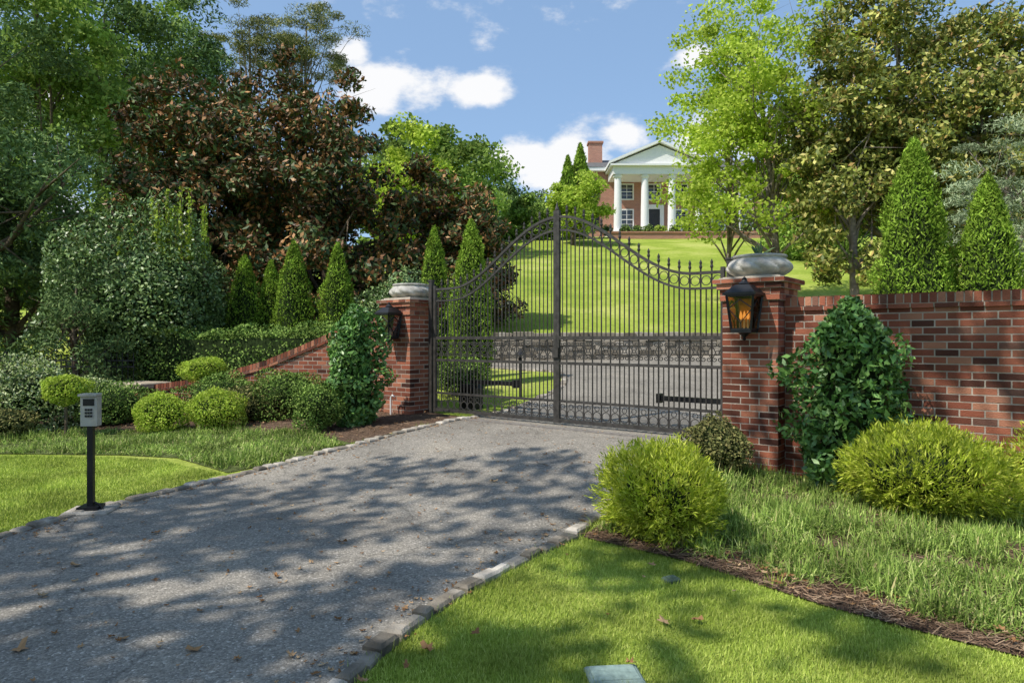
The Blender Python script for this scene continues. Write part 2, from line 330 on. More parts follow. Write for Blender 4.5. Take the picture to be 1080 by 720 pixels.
def blades(name,P,L,w,mat,lean=.5,seg=1,parent=None,zoff=0,hv=None):
    k=len(P); z=hz(P[:,0],P[:,1])+zoff; B=np.column_stack([P,z]); th=RNG.uniform(0,2*math.pi,k)
    ln=L*RNG.uniform(.5,1.15,k); le=lean*RNG.uniform(.1,1,k)
    if hv is not None: ln*=hv
    d=np.column_stack([np.cos(th),np.sin(th),np.zeros(k)]); sd=np.column_stack([-np.sin(th+RNG.normal(0,.6,k)),np.cos(th),np.zeros(k)])
    if seg==1:
        tip=B+d*(ln*le)[:,None]+np.array([0,0,1])*(ln*np.sqrt(np.maximum(.05,1-le**2)))[:,None]
        V=np.stack([B-sd*w/2,B+sd*w/2,tip],1); return np_mesh(name,V.reshape(-1,3),3,mat,parent)
    rows=[]; 
    for i in range(seg+1):
        f=i/seg; h=ln*(1.25*f-le*1.15*f**2.0); r=ln*le*f**1.3*1.25; ww=w*(1-f**2)*.5+.0003
        c=B+d*r[:,None]+np.array([0,0,1])*np.maximum(h,.01)[:,None]; rows.append((c-sd*ww,c+sd*ww))
    Fs=[]
    for i in range(seg): Fs.append(np.stack([rows[i][0],rows[i][1],rows[i+1][1],rows[i+1][0]],1))
    V=np.stack(Fs,1).reshape(-1,3); return np_mesh(name,V,4,mat,parent)
def thin(P,d0,pw=1.2):
    d=np.hypot(P[:,0],P[:,1]); keep=RNG.uniform(size=len(P))<np.clip((d0/np.maximum(d,.1))**pw,0,1); return P[keep]
def vis(P,mar=1.1): return P[(np.abs(P[:,0])<.78*P[:,1]+mar)&(P[:,1]>1.2)]
def und(P,sc): return .5+.25*np.sin(P[:,0]*sc+1.3+1.5*np.sin(P[:,1]*sc*.7))+.25*np.sin(P[:,1]*sc*1.3+2*np.sin(P[:,0]*sc*.6))
P=thin(vis(scatter(lawnR,16000)),4.0); blades('lawn_grass',P,.034,.0045,M_bladeL,.95,hv=.6+.8*und(P,5))
P=thin(vis(scatter(lawnL,8000)),6.5); blades('lawn_grass',P,.04,.008,M_bladeL,.9,hv=.6+.8*und(P,4))
for pth in (RcS,LcS):
    q=pth[(pth[:,1]>1.2)&(pth[:,1]<10)]; i=RNG.integers(0,len(q),2600 if pth is RcS else 2200); P=q[i]+RNG.normal(0,1,(len(i),2))*.02+(np.array([.085,-.02]) if pth is RcS else np.array([-.095,.015])); P=P+RNG.uniform(-.07,.07,P.shape)
    blades('edge_grass',P,.06,.005,M_bladeL,.95,hv=.5+und(P,9))
def clumped(poly,nd,per,sp):
    c=vis(scatter(poly,nd)); P=np.repeat(c,per,axis=0)+RNG.normal(0,sp,(len(c)*per,2)); return P[inpoly(P,poly)]
P=clumped(liR,46,58,.055); blades('liriope_ground_cover',P,.19,.008,M_liri,1.0,3,hv=.55+.7*und(P,3.1))
P=clumped(liL,30,48,.07); blades('liriope_ground_cover',P,.13,.010,M_liri,1.0,3,hv=.5+.8*und(P,2.3))
strip=bnd+[(x+.25,y+.34) for x,y in bnd[::-1]]
P=vis(scatter(strip,2200)); P2=vis(scatter(bedR,350)); P=np.vstack([P,P2,vis(scatter(bedL,300))])
k=len(P); th=RNG.uniform(0,6.28,k); ln=RNG.uniform(.02,.06,k); z=hz(P[:,0],P[:,1])+.018+RNG.uniform(0,.02,k)
a=np.column_stack([np.cos(th),np.sin(th),RNG.uniform(-.15,.15,k)])*ln[:,None]; b=np.column_stack([-np.sin(th),np.cos(th),RNG.uniform(-.5,.5,k)])*.0025
C=np.column_stack([P,z]); V=np.stack([C-a-b,C+a-b,C+a+b,C-a+b],1).reshape(-1,3); np_mesh('pine_straw',V,4,M_straw)
P=clumped(strip,14,26,.03); blades('edge_grass',P,.07,.006,M_bladeL,1.0,hv=.5+und(P,7))
def fallen(name,P,size,zo=.026):
    A=Acc()
    for (x,y) in P:
        z=H(x,y)+zo; th=random.uniform(0,6.28); s=size*random.uniform(.5,1.3); m=11; vs=[(x,y,z+.004)]
        asp=random.uniform(.4,.9)
        for i in range(m):
            an=6.2832*i/m; r=s*(1 if i%2==0 else .55)*random.uniform(.85,1.1); px=r*math.cos(an); py=r*math.sin(an)*asp
            vs.append((x+px*math.cos(th)-py*math.sin(th),y+px*math.sin(th)+py*math.cos(th),z+random.uniform(0,.7)*r*r/s))
        A.add(vs,[(0,1+i,1+(i+1)%m) for i in range(m)])
    return A.obj(name,M_deadleaf)
inR=[p for p in RNG.uniform((-6,2),(3,11),size=(3200,2)) if inpoly(np.array([p]),road)[0]]
fallen('fallen_leaves',inR[:850],.018)
qa=RcS[RcS[:,1]>2]; qb=LcS[LcS[:,1]>3]
ed=[p+np.array([-.1,.02])+RNG.normal(0,.09,2) for p in qa[RNG.integers(0,len(qa),260)]]+[p+np.array([.12,-.03])+RNG.normal(0,.07,2) for p in qb[RNG.integers(0,len(qb),300)]]
fallen('fallen_leaves',ed,.02)
fallen('fallen_leaves',[tuple(p) for p in vis(scatter(strip,60))]+[tuple(p) for p in vis(scatter(lawnR,3))]+[tuple(p) for p in vis(scatter(bedL,14))],.028,.045)
fallen('fallen_leaves',[(WX(u,1116/(v-357)),1116/(v-357)) for u,v in ((130,678),(307,696),(45,632),(292,612),(62,648),(150,590),(480,622),(700,660),(735,658),(450,690),(165,565),(360,575),(575,500),(330,655),(520,520),(205,690),(118,676),(80,600),(250,700),(20,690))],.045)
# ---------------------------------------------------------------- brick building
def brick_pillar(name,C,z0,ztop):
    e=empty(name,(0,0,0)); A=Acc(); B=Acc(); W=.32; rowh=.0745; k=0; z=z0
    B.obox(C,g,n,W-.003,W-.003,z0,ztop-.01)
    while z+rowh<=ztop-.29:
        for side in range(4):
            ax=(g,n,-g,-n)[side]; ay=(n,-g,-n,g)[side]
            full=(side+k)%2==0; hl=W if full else W-.105; nb=3 if full else 2
            for i in range(nb):
                a0=-hl+2*hl*i/nb+(.007 if i else 0); a1=-hl+2*hl*(i+1)/nb-(.007 if i<nb-1 else (0 if full else .004))
                c=C+ax*(a0+a1)/2-ay*(W-.05+random.uniform(-.001,.002)); A.obox(c,ax,ay,(a1-a0)/2,.05,z+.0065,z+rowh-.0065)
        z+=rowh;k+=1
    prof=[.025,.025,.055,.09]
    for q,o in enumerate(prof):
        W2=W+o; z1=z+(.068 if q<3 else .05)
        B.obox(C,g,n,W2-.005,W2-.005,z,z1+.003)
        for side in range(4):
            ax=(g,n,-g,-n)[side]; ay=(n,-g,-n,g)[side]; full=(side+q)%2==0; hl=W2 if full else W2-.105; nb=4
            for i in range(nb):
                a0=-hl+2*hl*i/nb+.004; a1=-hl+2*hl*(i+1)/nb-.004
                c=C+ax*(a0+a1)/2-ay*(W2-.05); A.obox(c,ax,ay,(a1-a0)/2,.05,z+.005,z1-.003)
        z=z1
    B.obox(C,g,n,W+.03,W+.03,z,z+.02)
    A.obj('bricks',M_brick,e); B.obj('mortar_core',M_mortar,e)
    return e,z+.02
CR=np.array([2.93,8.1]); CL=np.array([-1.72,11.6])
eR,zR=brick_pillar('brick_gate_pillar',CR,-.1,2.28); eL,zL=brick_pillar('brick_gate_pillar',CL,.0,2.24)
def bowl(C,z,R=.33,h=.24):
    e=empty('stone_bowl_planter'); A=Acc()
    kp=[(.70,0),(.74,.05),(.72,.08)]+[(.72+.28*math.sin(math.pi*(.5*min(1,q/.5) if q<.5 else .5+.5*(q-.5)/.62*.9)),.08+.72*q) for q in [i/12 for i in range(1,13)]]+[(.79,.85),(.84,.88),(.86,.93),(.84,.98),(.76,1.0),(.70,.93)]
    nk=len(kp)-1
    def md(a,f):
        i=f*nk
        if i<2.5 or i>15.2: return 1
        q=(i-2.5)/12.5; return 1+.10*(abs(math.cos(5*a+q*4.2))**.5-.75)*math.sin(math.pi*min(q,1))**.5 if 0<q<1 else 1
    A.lathe((C[0],C[1],z),[(r*R,q*h) for r,q in kp],140,md)
    A.obj('bowl',M_stone,e,True)
    B=Acc(); 
    for i in range(24):
        an=random.uniform(0,6.28); el=random.uniform(.1,1.3); L=random.uniform(.14,.24); d=Vector((math.cos(an)*math.cos(el),math.sin(an)*math.cos(el),math.sin(el)))
        b=Vector((C[0],C[1],z+h*.93)); B.tube([b,b+d*L*.4,b+d*L*.8+Vector((0,0,-.01)),b+d*L+Vector((0,0,-.03))],[.012,.015,.008,.001],4)
    B.obj('agave',M_agave,e)
bowl(CR,zR,.37,.27); bowl(CL,zL,.36,.26)
def brick_wall(name,path,topfn,z0,thick=.22,proud=.03):
    e=empty(name); A=Acc(); B=Acc(); P=np.array(path); seg=np.linalg.norm(np.diff(P,axis=0),axis=1); cum=np.concatenate([[0],np.cumsum(seg)]); Lt=cum[-1]
    def at(s):
        p=np.array([np.interp(s,cum,P[:,0]),np.interp(s,cum,P[:,1])]); s2=min(s+.05,Lt); s1=max(s2-.1,0)
        t=np.array([np.interp(s2,cum,P[:,0])-np.interp(s1,cum,P[:,0]),np.interp(s2,cum,P[:,1])-np.interp(s1,cum,P[:,1])]); t/=np.linalg.norm(t); return p,t,np.array([-t[1],t[0]])
    def piece(acc,s0,s1,h,zb0,zb1,zt0,zt1):
        p0,t,q0=at(s0); p1,t,q1=at(s1); 
        acc.hexa([(*(p0-q0*h),zb0),(*(p1-q1*h),zb1),(*(p1+q1*h),zb1),(*(p0+q0*h),zb0),(*(p0-q0*h),zt0),(*(p1-q1*h),zt1),(*(p1+q1*h),zt1),(*(p0+q0*h),zt0)])
    rowh=.0745; zmax=max(topfn(s) for s in np.linspace(0,Lt,60)); cap=.155; k=0; z=z0
    while z<zmax-cap:
        s=-.105*(k%2)
        while s<Lt:
            a=max(0,s+.007); b=min(Lt,s+.203)
            if b-a>.03:
                ta=min(z+rowh-.0065,topfn(a)-cap); tb=min(z+rowh-.0065,topfn(b)-cap)
                if ta>z+.012 or tb>z+.012: piece(A,a,b,thick/2+random.uniform(-.001,.002),z+.006,z+.006,max(ta,z+.009),max(tb,z+.009))
            s+=.21
        z+=rowh;k+=1
    m=int(Lt/.1)
    for i in range(m):
        a=Lt*i/m;b=Lt*(i+1)/m; piece(B,a,b,thick/2-.003,z0,z0,topfn(a)-cap+.004,topfn(b)-cap+.004)
        piece(B,a,b,thick/2+proud-.008,topfn(a)-cap+.006,topfn(b)-cap+.006,topfn(a)-.012,topfn(b)-.012)
    s=0
    while s<Lt-.05:
        b=min(Lt,s+.2); piece(A,s+.004,b,thick/2+proud+.002,topfn(s)-cap,topfn(b)-cap,topfn(s)-cap+.045,topfn(b)-cap+.045); s+=.21
    s=0
    while s<Lt-.05:
        b=min(Lt,s+.066); j=random.uniform(-.003,.002); piece(A,s+.004,b,thick/2+proud,topfn(s)-cap+.054,topfn(b)-cap+.054,topfn(s)+j,topfn(b)+j); s+=.075
    A.obj('bricks',M_brick,e); B.obj('mortar_core',M_mortar,e); return e
brick_wall('brick_wall',[tuple(CR+g*.325+n*.02),tuple(CR+g*9)],lambda s:2.02,-.12)
Lw=smoothpath([tuple(CL-g*.325),(-3.6,12.55),(-5.3,13.1),(-7.2,13.9)],.2)
segs=np.linalg.norm(np.diff(Lw,axis=0),axis=1); LwT=segs.sum()
def swoop(s):
    f=s/LwT; return float(np.interp(f,[0,.06,.14,.24,.36,.5,.65,.8,1],[1.98,1.96,1.86,1.66,1.42,1.14,.92,.76,.62]))
brick_wall('curved_brick_wall',Lw,swoop,-.12)
e=empty('low_brick_pier'); A=Acc(); c=np.array([-7.6,14.0]); gg=np.array([.9,-.4]); gg/=np.linalg.norm(gg); qq=np.array([-gg[1],gg[0]])
for k in range(8):
    for i in range(3): A.obox(c+gg*(-.22+.22*i),gg,qq,.105,.3,-.1+k*.0745,-.1+k*.0745+.066)
A.obj('bricks',M_brick,e); A=Acc(); A.cblock(c,gg,qq,.45,.36,.56,.66,.02); A.obj('stone_cap',mat_simple('sandstone',(.40,.33,.24),.9,var=.3,scale=6,bump=.3),e)
# ---------------------------------------------------------------- lanterns
M_glass,nt,o=newmat('amber_glow_glass'); gl=N(nt,'ShaderNodeBsdfTransparent'); gl.inputs[0].default_value=(.70,.52,.30,1); gs=N(nt,'ShaderNodeBsdfGlossy'); gs.inputs['Roughness'].default_value=.08  # amber glow of the lit lantern put into the glass tint
mx=N(nt,'ShaderNodeMixShader'); mx.inputs[0].default_value=.15; nt.links.new(gl.outputs[0],mx.inputs[1]); nt.links.new(gs.outputs[0],mx.inputs[2]); nt.links.new(mx.outputs[0],o.inputs[0])
M_gglass,nt,o=newmat('unlit_tint_glass'); gl=N(nt,'ShaderNodeBsdfTransparent'); gl.inputs[0].default_value=(.25,.25,.26,1); gs=N(nt,'ShaderNodeBsdfGlossy'); gs.inputs['Roughness'].default_value=.08  # same pane for the unlit lantern, unlit look put into a dark tint
mx=N(nt,'ShaderNodeMixShader'); mx.inputs[0].default_value=.2; nt.links.new(gl.outputs[0],mx.inputs[1]); nt.links.new(gs.outputs[0],mx.inputs[2]); nt.links.new(mx.outputs[0],o.inputs[0])
M_flame,nt,o=newmat('lamp_bulb'); em=N(nt,'ShaderNodeEmission'); em.inputs[0].default_value=(1,.5,.15,1); em.inputs[1].default_value=1.3; nt.links.new(em.outputs[0],o.inputs[0])
M_ambr=mat_simple('painted_amber_glow',(.80,.42,.10),.5,.0,var=.3,scale=20)  # plate inside the lit lantern, amber glow put into its colour
def lantern(C,zc,sc=1.0,lit=True):
    e=empty('wall_lantern'); fc=C-n*(.32+.15*sc); A=Acc(); z0=zc-.2*sc; z1=zc+.13*sc; wb=.095*sc; wt=.13*sc
    cb=[]; 
    for z,w in ((z0,wb),(z1,wt)):
        cb.append([(fc[0]+g[0]*w*sx+n[0]*w*sy,fc[1]+g[1]*w*sx+n[1]*w*sy,z) for sx,sy in ((-1,-1),(1,-1),(1,1),(-1,1))])
    for i in range(4):
        A.tube([cb[0][i],cb[1][i]],.013*sc,4)
        for r in cb: A.tube([r[i],r[(i+1)%4]],.014*sc,4)
        m0=Vector(cb[0][i]).lerp(Vector(cb[0][(i+1)%4]),.5); m1=Vector(cb[1][i]).lerp(Vector(cb[1][(i+1)%4]),.5)
        a=Vector(cb[0][i]).lerp(Vector(cb[1][i]),.62); b=Vector(cb[0][(i+1)%4]).lerp(Vector(cb[1][(i+1)%4]),.62)
        A.tube([a,m0.lerp(m1,.88),b],.007*sc,4); A.tube([a,m0.lerp(m1,.2),b],.006*sc,4)
        A.tube([m0,m0.lerp(m1,.2)],.006*sc,4)
    A.obox(fc,g,n,.10*sc,.10*sc,z0-.03*sc,z0-.008*sc); A.obox(fc,g,n,.16*sc,.16*sc,z1+.005*sc,z1+.03*sc)
    A.obox(fc,g,n,.15*sc,.15*sc,z1+.03*sc,z1+.11*sc,.45); A.lathe((fc[0],fc[1],z1+.11*sc),[(.05*sc,0),(.06*sc,.01*sc),(.035*sc,.03*sc),(.02*sc,.05*sc),(.025*sc,.06*sc),(.004*sc,.08*sc)],10)
    A.lathe((fc[0],fc[1],z0-.11*sc),[(.004*sc,0),(.02*sc,.015*sc),(.012*sc,.03*sc),(.05*sc,.07*sc),(.07*sc,.082*sc)],10)
    wp=C-n*.332; A.obox(wp,g,n,.06*sc,.012,zc-.17*sc,zc+.12*sc)
    p=wp-n*.01; A.tube([(p[0],p[1],zc-.02),(*(p-n*.04),zc-.02),(*(p-n*.06),zc-.02)],.014*sc,6)
    A.tube([(p[0],p[1],z1+.04*sc),(*(fc+n*.1*sc),z1+.02*sc)],.014*sc,6)
    A.obj('frame',M_black,e)
    B=Acc(); q=[]
    for z,w in ((z0+.004,wb-.006),(z1-.004,wt-.006)):
        q+= [(fc[0]+g[0]*w*sx+n[0]*w*sy,fc[1]+g[1]*w*sx+n[1]*w*sy,z) for sx,sy in ((-1,-1),(1,-1),(1,1),(-1,1))]
    B.hexa(q); B.obj('glass',M_glass if lit else M_gglass,e)
    if lit:
        D=Acc(); q=[]
        for z,w in ((z0+.03,.6),(z1-.03,.8)):
            q+=[(fc[0]+g[0]*wb*w*sx+n[0]*wb*(sy*.04+.55),fc[1]+g[1]*wb*w*sx+n[1]*wb*(sy*.04+.55),z) for sx,sy in ((-1,-1),(1,-1),(1,1),(-1,1))]
        D.hexa(q); D.obj('glow_plate',M_ambr,e)
        D=Acc()
        for sx in (-.035,0,.035):
            cc=fc+g*sx*sc; D.lathe((cc[0],cc[1],z0+.1*sc),[(.006*sc,0),(.016*sc,.02*sc),(.014*sc,.045*sc),(.002*sc,.085*sc)],8)
        D.obj('candle_bulbs',M_flame,e,True)
    D=Acc()
    for sx in (-.035,0,.035):
        cc=fc+g*sx*sc; D.lathe((cc[0],cc[1],z0),[(.010*sc,0),(.010*sc,.1*sc)],8)
    D.obj('candles',M_white,e)
lantern(CR,WZ(328,7.75)+.02,1.15); lantern(CL,WZ(341,11.2),1.1,False)
e=empty('utility_conduit'); A=Acc(); p=CL-n*.45; A.tube([(p[0],p[1],H(*p)-.02),(p[0],p[1],H(*p)+.28),(p[0]+.03,p[1]-.02,H(*p)+.33),(p[0]+.07,p[1]-.05,H(*p)+.31)],.014,8); A.obj('pipe',M_white,e)
# ---------------------------------------------------------------- gate
def gatept(s,z,off=0): p=G0+g*s+n*off; return (p[0],p[1],z)
e=empty('wrought_iron_gate'); mid=GL/2
def ztop(s):
    sg=abs(s-mid)/mid; return 2.36+.93*(.5+.5*math.cos(math.pi*min(sg/.84,1)))
zb0=.385; zb1=.66; zm0=1.20; zm1=1.56
def ring(A,s,z,r,tr=.007,k=14):
    A.tube([gatept(s+r*math.cos(6.2832*i/k),z+r*math.sin(6.2832*i/k)) for i in range(k+1)],tr,4,False)
def scroll(A,s,z,r,dirx,diry,tr=.0075):
    pts=[]
    for i in range(19):
        f=i/18; an=f*6.4; rr=r*(1-.78*f); pts.append(gatept(s+dirx*(r-rr*math.cos(an)),z+diry*rr*math.sin(an)))
    A.tube(pts,tr,4,False)
for side in (0,1):
    A=Acc(); a=0.03 if side==0 else mid+.025; b=mid-.025 if side==0 else GL-.03
    for s in (a,b):
        zt=3.38 if abs(s-mid)<.1 else 2.42
        p=G0+g*s; A.obox(p,g,n,.024,.024,zb0-.04,zt); 
    for z,r in ((zb0,.026),(zb1,.018),(zm0,.02),(zm1,.024)): p=G0+g*(a+b)/2; A.obox(p,g,n,(b-a)/2-.02,r*.8,z-r,z+r)
    m=28
    for off,r in ((0,.025),(-.19,.02)):
        A.tube([gatept(a+(b-a)*i/m,ztop(a+(b-a)*i/m)+off) for i in range(m+1)],r,4)
    npk=17; sp=(b-a)/npk
    for i in range(1,npk):
        s=a+sp*i; zt=ztop(s); A.tube([gatept(s,zb0),gatept(s,zt+.09)],.0125,4)
        A.tube([gatept(s,zt+.05),gatept(s,zt+.075),gatept(s,zt+.10),gatept(s,zt+.13),gatept(s,zt+.17)],[.013,.022,.013,.019,.001],6)
    for i in range(npk):
        s=a+sp*(i+.5)
        A.tube([gatept(s,zb1),gatept(s,zm0)],.010,4)
        A.tube([gatept(s,zm1),gatept(s,ztop(s)-.19)],.010,4)
        r=sp*.46
        ring(A,s,ztop(s)-.095,.058,.007,12)
        for sx in (-1,1):
            scroll(A,s+sx*r,zm0+.095,.032,-sx,-1); scroll(A,s+sx*r,zm1-.095,.032,-sx,1)
            A.tube([gatept(s+sx*r,zm0+.095),gatept(s+sx*r*.35,(zm0+zm1)/2),gatept(s+sx*r,zm1-.095)],.007,4)
        ring(A,s,(zm0+zm1)/2,.024,.006,8)
        ring(A,s,(zb0+zb1)/2-.04,.062,.007); ring(A,s,(zb0+zb1)/2+.065,.035,.006,10)
    A.obj('gate_leaf_%d'%(side+1),M_iron,e)
A=Acc()
for s,z in ((-.06,2.5),(GL+.06,2.5)):
    p=G0+g*s; A.obox(p,g,n,.035,.035,H(*p)-.05,z); A.obox(p,g,n,.045,.045,z,z+.02)
A.tube([gatept(mid,3.34),gatept(mid,3.4),gatept(mid,3.44),gatept(mid,3.52)],[.02,.032,.018,.001],8)
p=G0+g*mid-n*.04; A.obox(p,g,n,.05,.015,1.28,1.42)
A.obj('hinge_posts',M_iron,e)
def operator(c,ax,L):
    e=empty('gate_operator'); A=Acc(); ay=np.array([-ax[1],ax[0]]); z=H(*c)
    A.obox(c,ax,ay,.17,.12,z,z+.35); A.obox(c,ax,ay,.18,.13,z+.35,z+.42,.8); A.obj('motor_housing',M_black,e)
    B=Acc(); c2=c+ax*L/2; B.obox(c2,ax,ay,L/2,.035,z+.43,z+.50); B.obox(c+ax*(L-.02),ax,ay,.03,.06,z+.40,z+.53); B.obj('arm',M_black,e)
operator(G1+n*.75-g*.15,-g,1.1); operator(G0+n*.75+g*.15,g,1.0)
e=empty('bollard_light'); A=Acc(); x,y=WX(549,12.5),12.5; A.tube([(x,y,H(x,y)),(x,y,H(x,y)+.75)],.03,8); A.lathe((x,y,H(x,y)+.75),[(.09,0),(.1,.02),(.03,.1),(.01,.13)],10); A.obj('post',M_black,e)
# ---------------------------------------------------------------- intercom
e=empty('intercom_post'); A=Acc(); x=WX(96,6.05); y=6.05; z=H(x,y); vd=np.array([.15,-1.]); vd/=np.linalg.norm(vd); vr=np.array([-vd[1],vd[0]])
c=np.array([x,y]); A.obox(c,vr,vd,.024,.024,z+.05,z+.80); A.obox(c,vr,vd,.085,.085,z+.05,z+.075); A.tube([(x+.12,y-.02,z+.03),(x+.08,y,z+.08),(x+.03,y,z+.1)],.012,6); A.obj('pole',M_black,e)
A=Acc(); A.cblock(c,vr,vd,.19,.15,z-.03,z+.045,.015); A.obj('footing',M_granite,e)
A=Acc(); A.cblock(c,vr,vd,.068,.045,z+.78,z+1.05,.012); A.obox(c+vd*.02,vr,vd,.075,.06,z+1.045,z+1.065); A.obj('housing',mat_simple('brushed_steel',(.44,.42,.37),.5,.2,var=.15),e)
A=Acc()
fc=c+vd*.047; A.obox(fc,vr,vd,.045,.004,z+.96,z+1.02)
for i in range(3):
    for j in range(3): A.obox(fc+vr*(-.022+.022*i),vr,vd,.008,.005,z+.86+.028*j,z+.878+.028*j)
A.obj('keypad',M_black,e)
def lid(u,v,hx,hy,col,ang=.3):
    d=1116/(v-357); x=WX(u,d); z=H(x,d); a=np.array([math.cos(ang),math.sin(ang)]); b=np.array([-a[1],a[0]]); e=empty('valve_box_lid'); A=Acc()
    A.cblock((x,d),a,b,hx,hy,z-.02,z+.03,.012); A.obj('rim',mat_simple('green_plastic',col,.7,var=.25,bump=.3),e)
    A=Acc(); A.cblock((x,d),a,b,hx-.02,hy-.02,z+.031,z+.038,.006)
    A.obj('lid',mat_simple('grey_green_plastic',[q*1.15 for q in col],.7,var=.25,bump=.3,scale=25),e)
lid(648,716,.125,.085,(.20,.27,.24),.1); lid(708,613,.05,.04,(.10,.14,.09),.4)
# ---------------------------------------------------------------- shrubs
PROF={'cone':([0,.05,.15,.35,.55,.75,.88,.96,1],[.55,.8,.95,1,.88,.62,.36,.17,.04]),
      'egg':([0,.06,.2,.45,.65,.8,.92,1],[.6,.85,1,1,.9,.72,.42,.1])}
def conep(f,sh='cone'): return np.interp(f,*PROF[sh])
def core(parent,c,r,cone=None):  # solid dark filler added inside shrubs so they are not see-through
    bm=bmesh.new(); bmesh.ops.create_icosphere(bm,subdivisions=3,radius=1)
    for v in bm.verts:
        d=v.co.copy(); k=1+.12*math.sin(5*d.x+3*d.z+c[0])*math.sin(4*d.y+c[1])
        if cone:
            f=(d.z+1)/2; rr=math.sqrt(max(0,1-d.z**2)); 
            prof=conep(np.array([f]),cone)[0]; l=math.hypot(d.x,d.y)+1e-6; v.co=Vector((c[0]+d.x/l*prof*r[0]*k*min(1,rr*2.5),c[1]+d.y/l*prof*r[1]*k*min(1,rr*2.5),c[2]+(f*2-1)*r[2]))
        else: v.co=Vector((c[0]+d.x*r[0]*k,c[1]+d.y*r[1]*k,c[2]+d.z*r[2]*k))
    me=bpy.data.meshes.new('dark_inner_core'); bm.to_mesh(me); bm.free(); me.materials.append(M_core); link(bpy.data.objects.new('dark_inner_core',me),parent)
def shrub(name,x,y,w,h,L,Wd,k,mat,shape='ball',z=None,lob=9,amp=.22,ax_out=.3,ax_up=.3,shell=.35,stem=0,dy=None,inner=.72,n_out=.8,tuft=0):
    z0=H(x,y) if z is None else z; e=empty(name); dy=dy or w
    if stem>0:
        A=Acc(); A.tube([(x,y,z0),(x+.01,y,z0+stem*.5),(x,y,z0+stem+h*.3)],.025,6); A.obj('stem',M_bark,e); z0+=stem
    c=np.array([x,y,z0+h/2])
    kk=k if not tuft else k//tuft
    if shape=='ball':
        d=rdir(kk); r=lobes(d,lob*3,amp,14)*(1-shell*RNG.uniform(0,1,kk)**2.2)+RNG.normal(0,.02,kk); C=c+d*r[:,None]*np.array([w/2,dy/2,h/2]); out=nrm(d*np.array([1,1,w/h]))
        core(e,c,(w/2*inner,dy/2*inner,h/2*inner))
    else:
        f=RNG.uniform(0,1,kk)**1.15; th=RNG.uniform(0,6.2832,kk); d3=np.column_stack([np.cos(th),np.sin(th),(f*2-1)*h/w]); 
        a_=RNG.uniform(0,6.28,lob*5); cc=np.column_stack([np.cos(a_),np.sin(a_),RNG.uniform(-1,1,lob*5)*h/w]); lb=np.ones(kk)
        for q in cc: lb+=amp*RNG.uniform(.3,1)*np.exp(-((d3-q)**2).sum(1)*9)
        rr=conep(f,shape)*lb/(1+amp*.5)*(1-shell*RNG.uniform(0,1,kk)**2)+RNG.normal(0,.03,kk)
        C=np.column_stack([x+np.cos(th)*rr*w/2,y+np.sin(th)*rr*dy/2,z0+f*h*(1+RNG.normal(0,.008,kk))]); out=nrm(np.column_stack([np.cos(th),np.sin(th),np.full(kk,.45)]))
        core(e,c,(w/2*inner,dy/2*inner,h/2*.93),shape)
    if tuft:
        tl=nrm(out*.9+rdir(kk)*.5+np.array([0,0,.5])); C=np.repeat(C,tuft,0)+np.repeat(tl,tuft,0)*RNG.uniform(-.05,.09,(kk*tuft,1))+RNG.normal(0,.012,(kk*tuft,3)); out=np.repeat(tl,tuft,0)
    C[:,2]=np.maximum(C[:,2],hz(C[:,0],C[:,1])+.02)
    leaves('foliage',C,out,L,Wd,mat,e,ax_out,ax_up,n_out)
    return e
shrub('golden_cypress_shrub',1.20,5.35,.86,.68,.05,.010,24000,M_gold,ax_out=1.6,ax_up=.1,shell=.45,amp=.3,tuft=9)
shrub('golden_cypress_shrub',3.62,6.05,1.28,.78,.055,.011,28000,M_gold,ax_out=1.6,ax_up=0,shell=.45,amp=.35,tuft=9)
shrub('golden_cypress_shrub',4.95,6.0,1.0,.75,.055,.012,8000,M_gold,ax_out=1.6,ax_up=0,shell=.5,amp=.4,tuft=9)
shrub('boxwood_shrub',WX(757,7.45),7.45,.70,.62,.035,.02,7500,M_redsh,amp=.4,shell=.55)
shrub('camellia_shrub',WX(897,7.0),7.0,1.08,1.95,.085,.04,8500,M_laurel,'egg',amp=.55,shell=.6,ax_up=.2,inner=.55,lob=8)
shrub('laurel_shrub',WX(374,10.4),10.4,.86,1.82,.085,.04,7000,M_laurel,'egg',amp=.5,shell=.45,inner=.6)
shrub('lime_globe_shrub',WX(169,11.0),11.0,.84,.62,.04,.022,6500,M_lime,amp=.3,shell=.5)
shrub('lime_globe_shrub',WX(228,11.0),11.0,.86,.64,.04,.022,6500,M_lime,amp=.3,shell=.5)
shrub('boxwood_shrub',WX(337,10.1),10.1,.72,.70,.038,.02,6500,M_box,amp=.3)
shrub('loropetalum_shrub',WX(268,11.8),11.8,1.0,.62,.045,.022,5000,M_redsh,amp=.4,shell=.5)
shrub('boxwood_shrub',WX(304,12.0),12.0,1.2,.85,.045,.022,7500,M_box,amp=.35)
shrub('boxwood_shrub',WX(240,12.6),12.4,1.4,.75,.045,.022,7000,M_box,amp=.35)
shrub('boxwood_shrub',WX(120,12.0),12.0,1.2,.70,.045,.022,6000,M_box,amp=.35)
shrub('topiary_globe',WX(69,10.8),10.8,.68,.46,.04,.022,4000,M_lime,stem=.52)
shrub('topiary_globe',WX(217,13),13.0,.80,.46,.045,.024,4000,M_lime,stem=.6)
shrub('variegated_shrub',WX(28,11.6),11.6,1.7,1.15,.055,.026,12000,M_vari,amp=.45,shell=.5)
shrub('variegated_shrub',WX(-60,11.8),11.8,1.5,1.1,.06,.03,5000,M_vari,amp=.4,shell=.5)
shrub('variegated_shrub',WX(85,12.4),12.4,1.1,.85,.055,.026,6500,M_vari,amp=.4,shell=.5)
shrub('juniper_shrub',WX(10,10.8),10.6,1.0,.5,.06,.02,3500,M_redsh,amp=.4)
e=empty('clipped_hedge')
